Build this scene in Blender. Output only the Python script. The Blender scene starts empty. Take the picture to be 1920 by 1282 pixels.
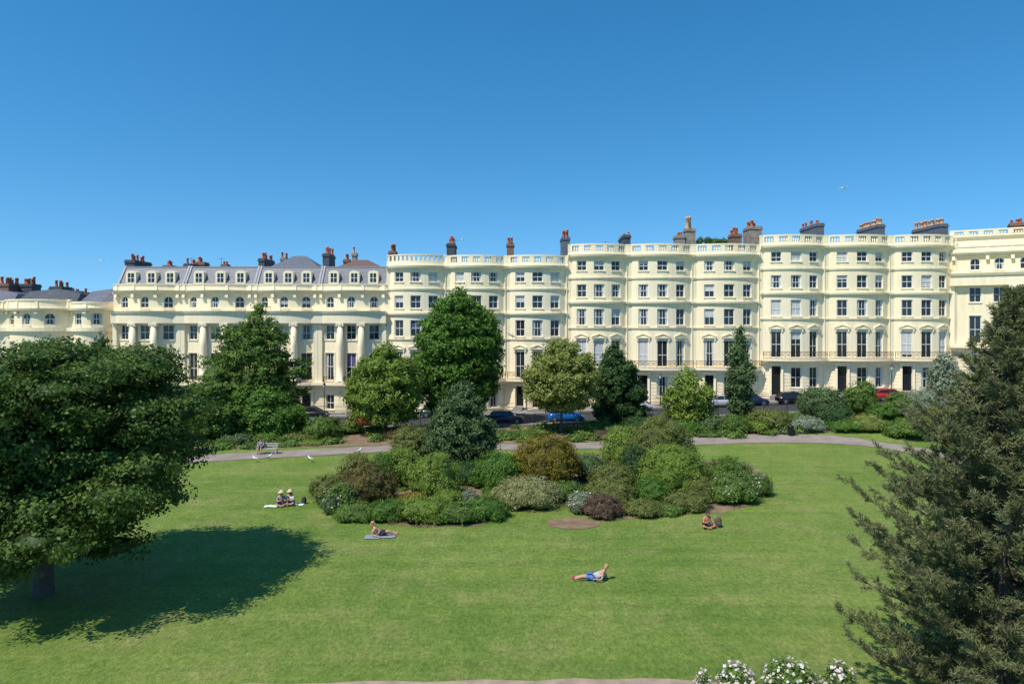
import bpy, math, random
import numpy as np
from mathutils import Vector, Matrix
C = bpy.context.scene.collection
F = 1300.0; H = 11.0; YH = 612.0
R_ = random.Random(7)
def gx(x, D): return (x-960)*D/F
def gzp(y, D): return H-(y-YH)*D/F
def gd(y): return F*H/(y-YH)
def st(X): return float(np.interp(X, [-60,-25,0,33,62], [-.4,-.3,0,1.5,2.4]))
def gz(X, Y): return st(X)*min(1, max(0, (Y-66)/10.0))

# ------------------------------------------------------------ materials
def nmat(name):
    m = bpy.data.materials.new(name); m.use_nodes = True
    nt = m.node_tree; b = nt.nodes['Principled BSDF']
    return m, nt, b
def simple(name, col, rough=.6, metal=0, var=.15, scale=3.0, spec=.4, bump=0, bscale=30):
    m, nt, b = nmat(name)
    tc = nt.nodes.new('ShaderNodeTexCoord')
    n = nt.nodes.new('ShaderNodeTexNoise'); n.inputs['Scale'].default_value = scale; n.inputs['Detail'].default_value = 5
    nt.links.new(tc.outputs['Object'], n.inputs['Vector'])
    r = nt.nodes.new('ShaderNodeValToRGB')
    r.color_ramp.elements[0].position = .3; r.color_ramp.elements[1].position = .7
    r.color_ramp.elements[0].color = (*[c*(1-var) for c in col], 1)
    r.color_ramp.elements[1].color = (*[min(1, c*(1+var*.6)) for c in col], 1)
    nt.links.new(n.outputs['Fac'], r.inputs['Fac']); nt.links.new(r.outputs['Color'], b.inputs['Base Color'])
    b.inputs['Roughness'].default_value = rough; b.inputs['Metallic'].default_value = metal
    b.inputs['Specular IOR Level'].default_value = spec
    if bump:
        n2 = nt.nodes.new('ShaderNodeTexNoise'); n2.inputs['Scale'].default_value = bscale; n2.inputs['Detail'].default_value = 4
        nt.links.new(tc.outputs['Object'], n2.inputs['Vector'])
        bp = nt.nodes.new('ShaderNodeBump'); bp.inputs['Strength'].default_value = bump; bp.inputs['Distance'].default_value = .05
        nt.links.new(n2.outputs['Fac'], bp.inputs['Height']); nt.links.new(bp.outputs['Normal'], b.inputs['Normal'])
    return m
def stucco(name, col):
    m, nt, b = nmat(name)
    tc = nt.nodes.new('ShaderNodeTexCoord')
    mp = nt.nodes.new('ShaderNodeMapping'); mp.inputs['Scale'].default_value = (1.6, 1.6, .22)
    nt.links.new(tc.outputs['Object'], mp.inputs['Vector'])
    n = nt.nodes.new('ShaderNodeTexNoise'); n.inputs['Scale'].default_value = 1.3; n.inputs['Detail'].default_value = 7; n.inputs['Roughness'].default_value = .65
    nt.links.new(mp.outputs['Vector'], n.inputs['Vector'])
    r = nt.nodes.new('ShaderNodeValToRGB')
    e = r.color_ramp.elements; e[0].position = .25; e[0].color = (col[0]*.86, col[1]*.84, col[2]*.78, 1)
    e[1].position = .52; e[1].color = (*col, 1)
    nt.links.new(n.outputs['Fac'], r.inputs['Fac']); nt.links.new(r.outputs['Color'], b.inputs['Base Color'])
    b.inputs['Roughness'].default_value = .65; b.inputs['Specular IOR Level'].default_value = .3
    return m
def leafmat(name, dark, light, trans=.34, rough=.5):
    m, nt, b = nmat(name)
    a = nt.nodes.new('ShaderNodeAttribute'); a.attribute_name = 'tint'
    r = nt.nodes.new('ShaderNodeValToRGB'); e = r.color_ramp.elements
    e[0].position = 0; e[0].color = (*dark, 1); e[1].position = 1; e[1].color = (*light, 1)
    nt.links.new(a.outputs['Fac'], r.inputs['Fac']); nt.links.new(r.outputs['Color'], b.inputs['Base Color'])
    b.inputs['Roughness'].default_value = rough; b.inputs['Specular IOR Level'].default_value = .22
    t = nt.nodes.new('ShaderNodeBsdfTranslucent'); nt.links.new(r.outputs['Color'], t.inputs['Color'])
    mx = nt.nodes.new('ShaderNodeMixShader'); mx.inputs[0].default_value = trans
    nt.links.new(b.outputs[0], mx.inputs[1]); nt.links.new(t.outputs[0], mx.inputs[2])
    nt.links.new(mx.outputs[0], nt.nodes['Material Output'].inputs['Surface'])
    return m
M = {}
M['cream'] = stucco('cream_stucco', (.91,.785,.535))
M['cream2'] = stucco('cream_stucco_warm', (.90,.77,.51))
M['trim'] = stucco('trim_stucco', (.91,.79,.55))
M['frame'] = simple('white_paint', (.78,.76,.70), .4, var=.05)
M['glass'] = simple('window_glass', (.022,.025,.028), .06, var=.5, scale=.6, spec=.5)
M['blind'] = simple('pale_blind', (.52,.52,.50), .7, var=.12)
M['curtain'] = simple('blue_curtain', (.09,.09,.2), .8)
M['slate'] = simple('slate', (.135,.14,.165), .5, var=.3, scale=4, bump=.3)
M['slate_dark'] = simple('dark_slate', (.07,.075,.09), .6, var=.35, scale=3, bump=.4, bscale=14)
M['lead'] = simple('roof_lead', (.3,.31,.33), .6)
M['tile'] = simple('brown_roof_tile', (.16,.095,.075), .7, var=.3, scale=5)
M['stone'] = simple('grey_stone', (.30,.25,.20), .8, var=.4, scale=2.5)
M['brick'] = simple('brown_brick', (.23,.13,.09), .8, var=.4, scale=4)
M['pot'] = simple('terracotta', (.50,.13,.05), .7, var=.3, scale=3)
M['pot2'] = simple('buff_clay', (.60,.34,.19), .7, var=.3, scale=3)
M['iron'] = simple('black_iron', (.012,.012,.014), .4, var=.2)
M['door'] = simple('black_door_paint', (.015,.015,.018), .3, var=.2)
M['brass'] = simple('brass', (.6,.42,.15), .3, 1)
M['asphalt'] = simple('asphalt', (.055,.055,.057), .85, var=.25, scale=1.5, bump=.2, bscale=60)
M['paving'] = simple('paving', (.26,.24,.22), .8, var=.15, scale=1.2)
M['kerb'] = simple('kerb_stone', (.30,.29,.27), .8)
M['pathm'] = simple('tarmac_path', (.29,.235,.20), .9, var=.2, scale=.7, bump=.3, bscale=40)
M['pathpink'] = simple('gravel_path', (.36,.26,.19), .9, var=.25, scale=2, bump=.4, bscale=40)
M['soil'] = simple('soil', (.23,.155,.09), .95, var=.4, scale=1.2, bump=.6, bscale=9)
M['bark'] = simple('bark', (.11,.085,.065), .9, var=.35, scale=5, bump=.6, bscale=14)
M['wood'] = simple('pale_bench_wood', (.42,.38,.33), .7)
M['darkwood'] = simple('dark_bench_wood', (.12,.08,.05), .7)
M['rubber'] = simple('rubber', (.02,.02,.02), .8)
M['rim'] = simple('alloy', (.45,.45,.46), .3, .8)
M['lamp_g'] = simple('headlight_lens', (.7,.7,.7), .1)
M['lamp_r'] = simple('tail_light_lens', (.4,.01,.01), .2)
for k, c in dict(blue=(.01,.17,.55), red=(.5,.015,.012), black=(.015,.016,.02), silver=(.42,.43,.45), navy=(.015,.025,.07), white=(.7,.7,.7), green=(.03,.09,.07)).items():
    M['paint_'+k] = simple('car_paint_'+k, c, .22, .1, .04, spec=.6)
for k, c in dict(skin=(.52,.28,.19), tan=(.45,.2,.12), hair=(.05,.03,.02), blond=(.38,.24,.10), greyshirt=(.42,.44,.47), denim=(.07,.18,.42), pinkshoe=(.6,.05,.13), darkcloth=(.03,.03,.04), whitecloth=(.75,.74,.72), bluecloth=(.17,.22,.38), straw=(.62,.5,.3), towel=(.24,.26,.31), redcloth=(.45,.05,.04), brownbag=(.10,.07,.06), feather=(.75,.75,.74), wing=(.33,.35,.38), beak=(.7,.4,.05), bluewear=(.05,.08,.25)).items():
    M[k] = simple(k, c, .75, var=.1, scale=6)
L = {}
def lm(k, d, l, **kw): L[k] = leafmat('foliage_'+k, d, l, **kw)
lm('big', (.036,.070,.016), (.150,.235,.042))
lm('mid', (.070,.125,.024), (.195,.30,.055))
lm('rich', (.050,.112,.017), (.150,.29,.036))
lm('lime', (.115,.175,.026), (.27,.37,.06))
lm('yellowgreen', (.155,.185,.038), (.34,.39,.10))
lm('dark', (.026,.062,.020), (.085,.16,.042))
lm('bluegreen', (.058,.100,.038), (.165,.245,.085))
lm('olive', (.10,.12,.028), (.235,.26,.066))
lm('brown', (.085,.075,.022), (.22,.19,.055))
lm('rust', (.085,.085,.012), (.31,.24,.028))
lm('cream', (.17,.19,.06), (.44,.42,.19))
lm('grey', (.14,.17,.10), (.33,.37,.24))
lm('purple', (.09,.06,.04), (.22,.14,.09))
lm('pine', (.070,.090,.034), (.25,.265,.115), trans=.25)
lm('silver', (.16,.20,.12), (.40,.45,.31))
lm('white', (.6,.57,.52), (.88,.85,.80))
lm('pink', (.68,.52,.48), (.90,.82,.78))
lm('orange', (.20,.16,.03), (.36,.27,.05))

def grassmat():
    m, nt, b = nmat('lawn_grass')
    tc = nt.nodes.new('ShaderNodeTexCoord')
    def noise(s, d, r=.55, vec=None):
        n = nt.nodes.new('ShaderNodeTexNoise'); n.inputs['Scale'].default_value = s; n.inputs['Detail'].default_value = d; n.inputs['Roughness'].default_value = r
        nt.links.new(vec or tc.outputs['Object'], n.inputs['Vector']); return n.outputs['Fac']
    def ramp(f, p0, c0, p1, c1):
        r = nt.nodes.new('ShaderNodeValToRGB'); e = r.color_ramp.elements
        e[0].position = p0; e[0].color = (*c0, 1); e[1].position = p1; e[1].color = (*c1, 1)
        nt.links.new(f, r.inputs['Fac']); return r.outputs['Color']
    def mix(bl, f, a, c):
        x = nt.nodes.new('ShaderNodeMix'); x.data_type = 'RGBA'; x.blend_type = bl
        if isinstance(f, float): x.inputs[0].default_value = f
        else: nt.links.new(f, x.inputs[0])
        for s, q in ((x.inputs[6], a), (x.inputs[7], c)):
            if isinstance(q, tuple): s.default_value = (*q, 1)
            else: nt.links.new(q, s)
        return x.outputs[2]
    base = ramp(noise(.11, 7, .62), .38, (.128,.212,.036), .62, (.198,.265,.060))
    dry = ramp(noise(.33, 9, .74), .49, (0,0,0), .70, (.7,.7,.7))
    c = mix('MIX', dry, base, (.290,.280,.115))
    mw = nt.nodes.new('ShaderNodeMapping'); mw.inputs['Scale'].default_value = (.03, 1.1, 1); mw.inputs['Rotation'].default_value = (0,0,.12); nt.links.new(tc.outputs['Object'], mw.inputs['Vector'])
    mow = ramp(noise(.9, 3, .5, mw.outputs['Vector']), .40, (.93,.95,.93), .60, (1.07,1.05,1.05))
    c = mix('MULTIPLY', 1.0, c, mow)
    mp = nt.nodes.new('ShaderNodeMapping'); mp.inputs['Scale'].default_value = (1, .55, 1); nt.links.new(tc.outputs['Object'], mp.inputs['Vector'])
    mid = ramp(noise(1.3, 7, .72), .36, (.80,.86,.78), .64, (1.16,1.11,1.14))
    c = mix('MULTIPLY', 1.0, c, mid)
    fine = ramp(noise(6.5, 8, .78, mp.outputs['Vector']), .34, (.55,.62,.5), .66, (1.4,1.32,1.35))
    c = mix('MULTIPLY', 1.0, c, fine)
    fine2 = ramp(noise(28, 4, .7), .3, (.6,.62,.55), .7, (1.35,1.3,1.3))
    c = mix('MULTIPLY', .8, c, fine2)
    v = nt.nodes.new('ShaderNodeTexVoronoi'); v.inputs['Scale'].default_value = 1.7; nt.links.new(tc.outputs['Object'], v.inputs['Vector'])
    ds = ramp(v.outputs['Distance'], .03, (1,1,1), .05, (0,0,0))
    dm = ramp(noise(.16, 3), .50, (0,0,0), .6, (.9,.9,.9))
    f = mix('MULTIPLY', 1.0, ds, dm)
    c = mix('MIX', f, c, (.6,.6,.5))
    nt.links.new(c, b.inputs['Base Color']); b.inputs['Roughness'].default_value = .8; b.inputs['Specular IOR Level'].default_value = .15
    bp = nt.nodes.new('ShaderNodeBump'); bp.inputs['Strength'].default_value = .7; bp.inputs['Distance'].default_value = .12
    nt.links.new(noise(14, 6, .7), bp.inputs['Height']); nt.links.new(bp.outputs['Normal'], b.inputs['Normal'])
    return m
M['grass'] = grassmat()

# ------------------------------------------------------------ mesh helpers
class MB:
    def __init__(s): s.v = []; s.f = []
    def face(s, pts):
        n = len(s.v); s.v += [tuple(p) for p in pts]; s.f.append(tuple(range(n, n+len(pts))))
    def box(s, x0, x1, y0, y1, z0, z1, T=None):
        P = [(x0,y0,z0),(x1,y0,z0),(x1,y1,z0),(x0,y1,z0),(x0,y0,z1),(x1,y0,z1),(x1,y1,z1),(x0,y1,z1)]
        if T: P = [T(*p) for p in P]
        n = len(s.v); s.v += P
        for q in ((3,2,1,0),(4,5,6,7),(0,1,5,4),(1,2,6,5),(2,3,7,6),(3,0,4,7)): s.f.append(tuple(n+i for i in q))
    def tube(s, pts, rad, n=6, cap=True):
        pts = [Vector(p) for p in pts]; k = len(pts); base = len(s.v)
        for i, p in enumerate(pts):
            d = (pts[min(i+1,k-1)]-pts[max(i-1,0)]).normalized()
            a = d.cross(Vector((0,0,1)) if abs(d.z) < .9 else Vector((1,0,0))).normalized(); b = d.cross(a)
            r = rad[i] if hasattr(rad, '__len__') else rad
            for j in range(n):
                t = 2*math.pi*j/n; s.v.append(tuple(p+a*(r*math.cos(t))+b*(r*math.sin(t))))
        for i in range(k-1):
            for j in range(n):
                s.f.append((base+i*n+j, base+i*n+(j+1)%n, base+(i+1)*n+(j+1)%n, base+(i+1)*n+j))
        if cap:
            s.f.append(tuple(base+j for j in range(n))); s.f.append(tuple(base+(k-1)*n+j for j in range(n)))
    def lathe(s, c, prof, n=10):
        s.tube([(c[0],c[1],c[2]+z) for r, z in prof], [r for r, z in prof], n)
    def ell(s, c, r, n=10, m=7):
        base = len(s.v)
        for i in range(m+1):
            a = math.pi*i/m
            for j in range(n):
                t = 2*math.pi*j/n; q = max(math.sin(a), .02)
                s.v.append((c[0]+r[0]*q*math.cos(t), c[1]+r[1]*q*math.sin(t), c[2]+r[2]*math.cos(a)))
        for i in range(m):
            for j in range(n): s.f.append((base+i*n+j, base+(i+1)*n+j, base+(i+1)*n+(j+1)%n, base+i*n+(j+1)%n))
    def loft(s, rings):
        base = len(s.v); n = len(rings[0])
        for r in rings: s.v += [tuple(p) for p in r]
        for i in range(len(rings)-1):
            for j in range(n): s.f.append((base+i*n+j, base+i*n+(j+1)%n, base+(i+1)*n+(j+1)%n, base+(i+1)*n+j))
        s.f.append(tuple(base+j for j in range(n))); s.f.append(tuple(base+(len(rings)-1)*n+j for j in range(n)))
    def build(s, name, mat, parent=None, smooth=False, kind=None):
        me = bpy.data.meshes.new(name); me.from_pydata(s.v, [], s.f); me.update()
        if smooth: me.polygons.foreach_set('use_smooth', [True]*len(me.polygons))
        o = bpy.data.objects.new(name, me); C.objects.link(o); me.materials.append(mat)
        if parent: o.parent = parent
        if kind: o['kind'] = kind
        return o
def tag(o, label, cat, group=None):
    o['label'] = label; o['category'] = cat
    if group: o['group'] = group
    return o
def thing(name, label, cat, loc=(0,0,0), rz=0, group=None):
    o = bpy.data.objects.new(name, None); C.objects.link(o); o.location = loc; o.rotation_euler = (0,0,rz)
    o.empty_display_size = .3
    return tag(o, label, cat, group)

# ------------------------------------------------------------ ground
def grid_sheet(name, xs, ys, off, mat, zf=gz):
    mb = MB(); nx = len(xs)
    for y in ys:
        for x in xs: mb.v.append((x, y, zf(x,y)+off))
    for j in range(len(ys)-1):
        for i in range(nx-1): mb.f.append((j*nx+i, j*nx+i+1, (j+1)*nx+i+1, (j+1)*nx+i))
    return mb.build(name, mat, kind='structure')
xs = [-3000,-1000,-400,-200,-120]+list(range(-100,101,2))+[120,200,400,1000,3000]
ys = [-500,-100,-30]+list(range(-10,101,2))+[120,200,400,1000,4000]
grid_sheet('lawn', xs, ys, 0, M['grass'])
rx = list(range(-90,91,2))
grid_sheet('street', rx, [77.3,80,83,86.2], .02, M['asphalt'])
def slab(name, y0, y1, mat, h=.13):
    mb = MB()
    for a, b in zip(rx[:-1], rx[1:]):
        P = [(a,y0),(b,y0),(b,y1),(a,y1)]
        T = [(x,y,st(x)+h) for x, y in P]; B = [(x,y,st(x)-.3) for x, y in P]
        mb.face(T); mb.face([B[0],B[1],T[1],T[0]]); mb.face([B[3],B[2],T[2],T[3]])
    return mb.build(name, mat, kind='structure')
slab('pavement', 76.0, 77.1, M['paving']); slab('kerb', 77.1, 77.3, M['kerb'], .145)
slab('kerb', 86.2, 86.4, M['kerb'], .145); slab('pavement', 86.4, 104, M['paving'])
def strip(name, pts, w, off, mat):
    P = [Vector((x,y)) for x, y in pts]; Q = []
    for i in range(len(P)-1):
        p0 = P[max(i-1,0)]; p1 = P[i]; p2 = P[i+1]; p3 = P[min(i+2,len(P)-1)]
        for k in range(8):
            t = k/8; Q.append(.5*((2*p1)+(p2-p0)*t+(2*p0-5*p1+4*p2-p3)*t*t+(3*p1-p0-3*p2+p3)*t**3))
    Q.append(P[-1]); mb = MB(); n = len(Q)
    for i, q in enumerate(Q):
        d = (Q[min(i+1,n-1)]-Q[max(i-1,0)]).normalized(); nn = Vector((-d.y,d.x))
        ww = w*(1+.04*math.sin(i*1.7))
        for s in (-.5, 0, .5):
            p = q+nn*(ww*s); mb.v.append((p.x,p.y,gz(p.x,p.y)+off))
    for i in range(n-1):
        for s in (0,1): mb.f.append((i*3+s, i*3+s+1, (i+1)*3+s+1, (i+1)*3+s))
    return mb.build(name, mat, kind='structure')
pp = [(-250,940),(-50,905),(120,880),(280,866),(410,858),(500,853),(600,848),(730,841),(850,838),(960,838),(1080,836),(1200,833),(1320,828),(1450,825),(1560,827),(1640,833),(1720,846),(1850,880),(1990,930)]
strip('footpath', [(gx(x,gd(y)), gd(y)) for x, y in pp], 3.2, .035, M['pathm'])
strip('footpath', [(-60,16.5),(-20,18.6),(-8,19.6),(0,19.85),(6,19.8),(20,18),(50,15)], 3.4, .02, M['pathpink'])
def poly_sheet(name, px, off, mat, jit=.0, world=False):
    pts = px if world else [(gx(x,gd(y)), gd(y)) for x, y in px]
    mb = MB(); Q = []
    for i in range(len(pts)):
        a = pts[i]; b = pts[(i+1)%len(pts)]
        for k in range(4):
            t = k/4; Q.append((a[0]+(b[0]-a[0])*t+R_.uniform(-jit,jit), a[1]+(b[1]-a[1])*t+R_.uniform(-jit,jit)))
    mb.face([(x,y,gz(x,y)+off) for x, y in Q])
    return mb.build(name, mat, kind='structure')
poly_sheet('flower_bed_soil', [(595,935),(635,962),(700,980),(800,988),(900,985),(935,970),(960,945),(1000,938),(1050,945),(1090,962),(1130,976),(1200,972),(1290,962),(1355,962),(1400,948),(1440,922),(1440,890),(1400,868),(1200,856),(1000,852),(800,855),(660,880),(600,912)], .015, M['soil'], .12)
cx, cy = gx(1075,gd(981)), gd(981)
poly_sheet('bare_soil_patch', [(cx+1.5*math.cos(a*.52), cy+1.15*math.sin(a*.52)) for a in range(12)], .022, M['soil'], .09, True)
ed = lambda x: float(np.interp(x,[-60,-25,-8,0,20,33,45,60],[60.5,62,64.6,65.2,67.5,69.3,69,60]))
for a, b in ((-70,-9),(-9,25),(25,70)):
    mb = MB()
    X = np.arange(a, b+.01, 2)
    for x0, x1 in zip(X[:-1], X[1:]):
        for q in range(5):
            f0, f1 = q/5, (q+1)/5
            P = [(x0, ed(x0)*(1-f0)+75.4*f0), (x1, ed(x1)*(1-f0)+75.4*f0), (x1, ed(x1)*(1-f1)+75.4*f1), (x0, ed(x0)*(1-f1)+75.4*f1)]
            mb.face([(x,y,gz(x,y)+.018) for x, y in P])
    mb.build('border_bed_soil', M['soil'], kind='structure')

# ------------------------------------------------------------ facades
class Path:
    def __init__(s, W, w=0, d=0):
        s.W, s.w, s.d = W, w, d
        if d > 0: s.R = (w*w+d*d)/(2*d)
    def base(s, x):
        return -(math.sqrt(s.R**2-x*x)-(s.R-s.d)) if s.d > 0 and abs(x) < s.w else 0.0
    def nrm(s, x):
        if s.d <= 0 or abs(x) > s.w+1e-4: return (0,-1)
        if abs(x) < s.w-1e-4: return (x/s.R, -math.sqrt(1-(x/s.R)**2))
        n2 = (x/s.R, -math.sqrt(1-(x/s.R)**2)); k = 1-n2[1]
        return (n2[0]/k, (n2[1]-1)/k)
    def pt(s, x, dep, z):
        n = s.nrm(x); return (x+n[0]*dep, s.base(x)+n[1]*dep, z)
    def xs(s, a, b, step=.42):
        o = {round(a,5), round(b,5)}
        if s.d > 0:
            for q in (-s.w, s.w):
                if a < q < b: o.add(round(q,5))
            lo, hi = max(a,-s.w), min(b,s.w)
            if hi > lo:
                k = max(1, int((hi-lo)/step+.5))
                for i in range(1,k): o.add(round(lo+(hi-lo)*i/k,5))
        return sorted(o)
def ubox(mb, P, xa, xb, da, db, za, zb, db2=None):
    db2 = db if db2 is None else db2
    mb.loft([[P.pt(x,da,za),P.pt(x,db,za),P.pt(x,db2,zb),P.pt(x,da,zb)] for x in P.xs(xa,xb)])
def wall(mb, P, z0, z1, ops, rev=.26):
    bx = set(P.xs(-P.W/2, P.W/2)); bz = {z0, z1}
    for o in ops: bx |= {round(o[0],5), round(o[1],5)}; bz |= {o[2], o[3]}
    bx = sorted(bx); bz = sorted(b for b in bz if z0-1e-6 <= b <= z1+1e-6)
    bx = [b for i, b in enumerate(bx) if i == 0 or b-bx[i-1] > 1e-4]
    for i in range(len(bx)-1):
        xm = (bx[i]+bx[i+1])/2
        for j in range(len(bz)-1):
            zm = (bz[j]+bz[j+1])/2
            if any(o[0] < xm < o[1] and o[2] < zm < o[3] for o in ops): continue
            mb.face([P.pt(bx[i],0,bz[j]),P.pt(bx[i+1],0,bz[j]),P.pt(bx[i+1],0,bz[j+1]),P.pt(bx[i],0,bz[j+1])])
    for xa, xb, za, zb, arch in ops:
        def q(x0,zz0,x1,zz1): mb.face([P.pt(x0,0,zz0),P.pt(x1,0,zz1),P.pt(x1,-rev,zz1),P.pt(x0,-rev,zz0)])
        hw = (xb-xa)/2; zs = zb-hw if arch else zb
        q(xa,za,xa,zs); q(xb,za,xb,zs); q(xa,za,xb,za)
        if not arch: q(xa,zb,xb,zb)
        else:
            xc = (xa+xb)/2; n = 10; pr = None
            for k in range(n+1):
                a = math.pi*(1-k/n); x = xc+hw*math.cos(a); z = zs+hw*math.sin(a)
                if pr:
                    q(pr[0],pr[1],x,z)
                    mb.face([P.pt(pr[0],0,pr[1]),P.pt(x,0,z),P.pt(x,0,zb),P.pt(pr[0],0,zb)])
                pr = (x,z)
def window(P, root, o, rnd, bars=1, sill=True, ped=False, blindp=.3, surround=False):
    xa, xb, za, zb, arch = o
    A = Vector(P.pt(xa,-.2,0)); B = Vector(P.pt(xb,-.2,0)); Mid = (A+B)/2
    t = (B-A); Wd = t.length; t.normalize(); n = Vector((t.y,-t.x,0))
    T = lambda a, b, z: tuple(Mid+t*a+n*b+Vector((0,0,z)))
    hw = Wd/2; zs = zb-hw if arch else zb; fr = MB(); b = .08
    fr.box(-hw,-hw+b,0,.07,za,zs,T); fr.box(hw-b,hw,0,.07,za,zs,T)
    fr.box(-hw+b,hw-b,0,.068,za,za+b,T)
    zm = za+(zb-za)*rnd.choice((.5,.5,.5,.44)); fr.box(-hw+b,hw-b,.01,.062,zm-.035,zm+.035,T)
    for k in range(bars):
        xx = -hw+Wd*(k+1)/(bars+1); fr.box(xx-.025,xx+.025,.012,.05,za+b,zb-b,T)
    if arch:
        for k in range(8):
            a0, a1 = math.pi*k/8, math.pi*(k+1)/8; r0, r1 = hw-b, hw
            pts = [(r0*math.cos(a0),zs+r0*math.sin(a0)),(r1*math.cos(a0),zs+r1*math.sin(a0)),(r1*math.cos(a1),zs+r1*math.sin(a1)),(r0*math.cos(a1),zs+r0*math.sin(a1))]
            fr.face([T(p[0],.07,p[1]) for p in pts]); fr.face([T(pts[0][0],.07,pts[0][1]),T(pts[3][0],.07,pts[3][1]),T(pts[3][0],0,pts[3][1]),T(pts[0][0],0,pts[0][1])])
    else: fr.box(-hw+b,hw-b,0,.068,zb-b,zb,T)
    w = fr.build('window', M['frame'], root)
    g = MB(); pts = [T(-hw,.004,za),T(hw,.004,za),T(hw,.004,zs)]
    if arch: pts += [T(hw*math.cos(math.pi*k/8),.004,zs+hw*math.sin(math.pi*k/8)) for k in range(1,8)]
    pts.append(T(-hw,.004,zs)); g.face(pts); g.build('pane', M['glass'], w)
    r = rnd.random()
    if r < blindp:
        g = MB(); zt = zs-.01; zl = zt-(zt-za)*rnd.choice((.3,.45,.5,.9,.97))
        m = M['blind'] if rnd.random() < .85 else M['curtain']
        g.face([T(-hw+b,.008,zl),T(hw-b,.008,zl),T(hw-b,.008,zt),T(-hw+b,.008,zt)]); g.build('blind', m, w)
    elif r < blindp+.2:
        for s in (-1,1):
            g = MB(); g.face([T(s*(hw-b),.008,za+b),T(s*(hw-b-.2),.008,za+b),T(s*(hw-b-.28),.008,zs-b),T(s*(hw-b),.008,zs-b)])
            g.build('curtain', M['blind'], w)
    if sill:
        g = MB(); g.box(-hw-.1,hw+.1,.12,.32,za-.12,za-.005,T); g.build('sill', M['trim'], w)
    if surround:
        g = MB()
        for s in (-1,1): g.box(s*(hw+.02) if s>0 else -hw-.17, hw+.17 if s>0 else -hw-.02,.15,.25,za,zb+.02,T)
        g.box(-hw-.17,hw+.17,.15,.252,zb+.02,zb+.16,T); g.build('surround', M['trim'], w)
    if ped:
        g = MB(); z = zb+.3; pw = hw+.3
        g.box(-pw,pw,.1,.4,z,z+.1,T)
        for s in (-1,1): g.box(s*(hw+.12)-.08,s*(hw+.12)+.08,.15,.34,z-.36,z-.003,T)
        g.loft([[T(-pw,d,z+.103),T(pw,d,z+.103),T(pw,d,z+.16),T(0,d,z+.5),T(-pw,d,z+.16)] for d in (.12,.29)])
        for s in (-1,1):
            g.loft([[T(s*pw*1.02,d,z+.16),T(s*pw*1.02,d,z+.25),T(0,d,z+.6),T(0,d,z+.505)] for d in (.12,.42)])
        g.build('pediment', M['trim'], w)
    return w
def balustrade(P, root, z0, z1, dep, npiers=5):
    mb = MB(); h = z1-z0
    ubox(mb,P,-P.W/2,P.W/2,dep-.28,dep+.02,z0,z0+.22); ubox(mb,P,-P.W/2,P.W/2,dep-.3,dep+.05,z1-.2,z1)
    for k in range(npiers):
        x = -P.W/2+.25+(P.W-.5)*k/(npiers-1)
        ubox(mb,P,max(x-.3,-P.W/2),min(x+.3,P.W/2),dep-.26,dep+.035,z0+.22,z1-.2)
    x = -P.W/2+.5
    while x < P.W/2-.4:
        if all(abs(x-(-P.W/2+.25+(P.W-.5)*k/(npiers-1))) > .36 for k in range(npiers)):
            c = P.pt(x,dep-.13,z0+.22); hh = h-.42
            mb.tube([(c[0],c[1],c[2]+hh*t) for t in (0,.3,.55,.8,1)], [.07,.12,.08,.065,.09], 6, False)
        x += .29
    return mb.build('balustrade', M['trim'], root)
def railing(mb, pts, z0, h, sp=.16, r=.012):
    for (a, b) in zip(pts[:-1], pts[1:]):
        a = Vector((*a,0)); b = Vector((*b,0)); Ln = (b-a).length; k = max(1,int(Ln/sp))
        for zz in (z0+.06, z0+h): mb.tube([a+Vector((0,0,zz)), b+Vector((0,0,zz))], r*1.5, 4)
        for i in range(k):
            p = a+(b-a)*(i/k); mb.tube([p+Vector((0,0,z0)),p+Vector((0,0,z0+h))], r, 3, False)
def chimney(root, x, y, z0, z1, w, dep, npots, mat, pot, ph=.75, pr=.14):
    mb = MB()
    mb.box(x-w/2,x+w/2,y,y+dep,z0,z1-.42); mb.box(x-w/2-.1,x+w/2+.1,y-.1,y+dep+.1,z1-.417,z1-.22); mb.box(x-w/2-.02,x+w/2+.02,y-.02,y+dep+.02,z1-.217,z1)
    c = mb.build('chimney', mat, root)
    for i in range(npots):
        g = MB(); yy = y+dep*(i+.5)/npots; xx = x+R_.uniform(-.3,.3)*w; hh = ph*R_.uniform(.7,1.15)
        g.lathe((xx,yy,z1-.01), [(pr*1.15,0),(pr,.08),(pr*.8,hh*.8),(pr*1.05,hh*.84),(pr*1.0,hh),(pr*.6,hh)], 8)
        g.build('chimney_pot', pot, c, True)
def aerial(root, x, y, z0, h):
    mb = MB(); mb.tube([(x,y,z0),(x,y,z0+h)], .025, 4)
    mb.tube([(x-.5,y,z0+h*.93),(x+.5,y,z0+h*.93)], .015, 3)
    for k in range(5): mb.tube([(x-.4+k*.2,y-.2,z0+h*.93),(x-.4+k*.2,y+.2,z0+h*.93)], .01, 3)
    mb.build('aerial', M['iron'], root)
def body(root, W, zt, depth=12):
    mb = MB(); e = W/2-.01
    mb.face([(-e,.0,-3),(-e,depth,-3),(-e,depth,zt),(-e,0,zt)]); mb.face([(e,0,-3),(e,depth,-3),(e,depth,zt),(e,0,zt)])
    mb.face([(-e,depth,-3),(e,depth,-3),(e,depth,zt),(-e,depth,zt)])
    mb.build('side_wall', M['cream'], root)
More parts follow.
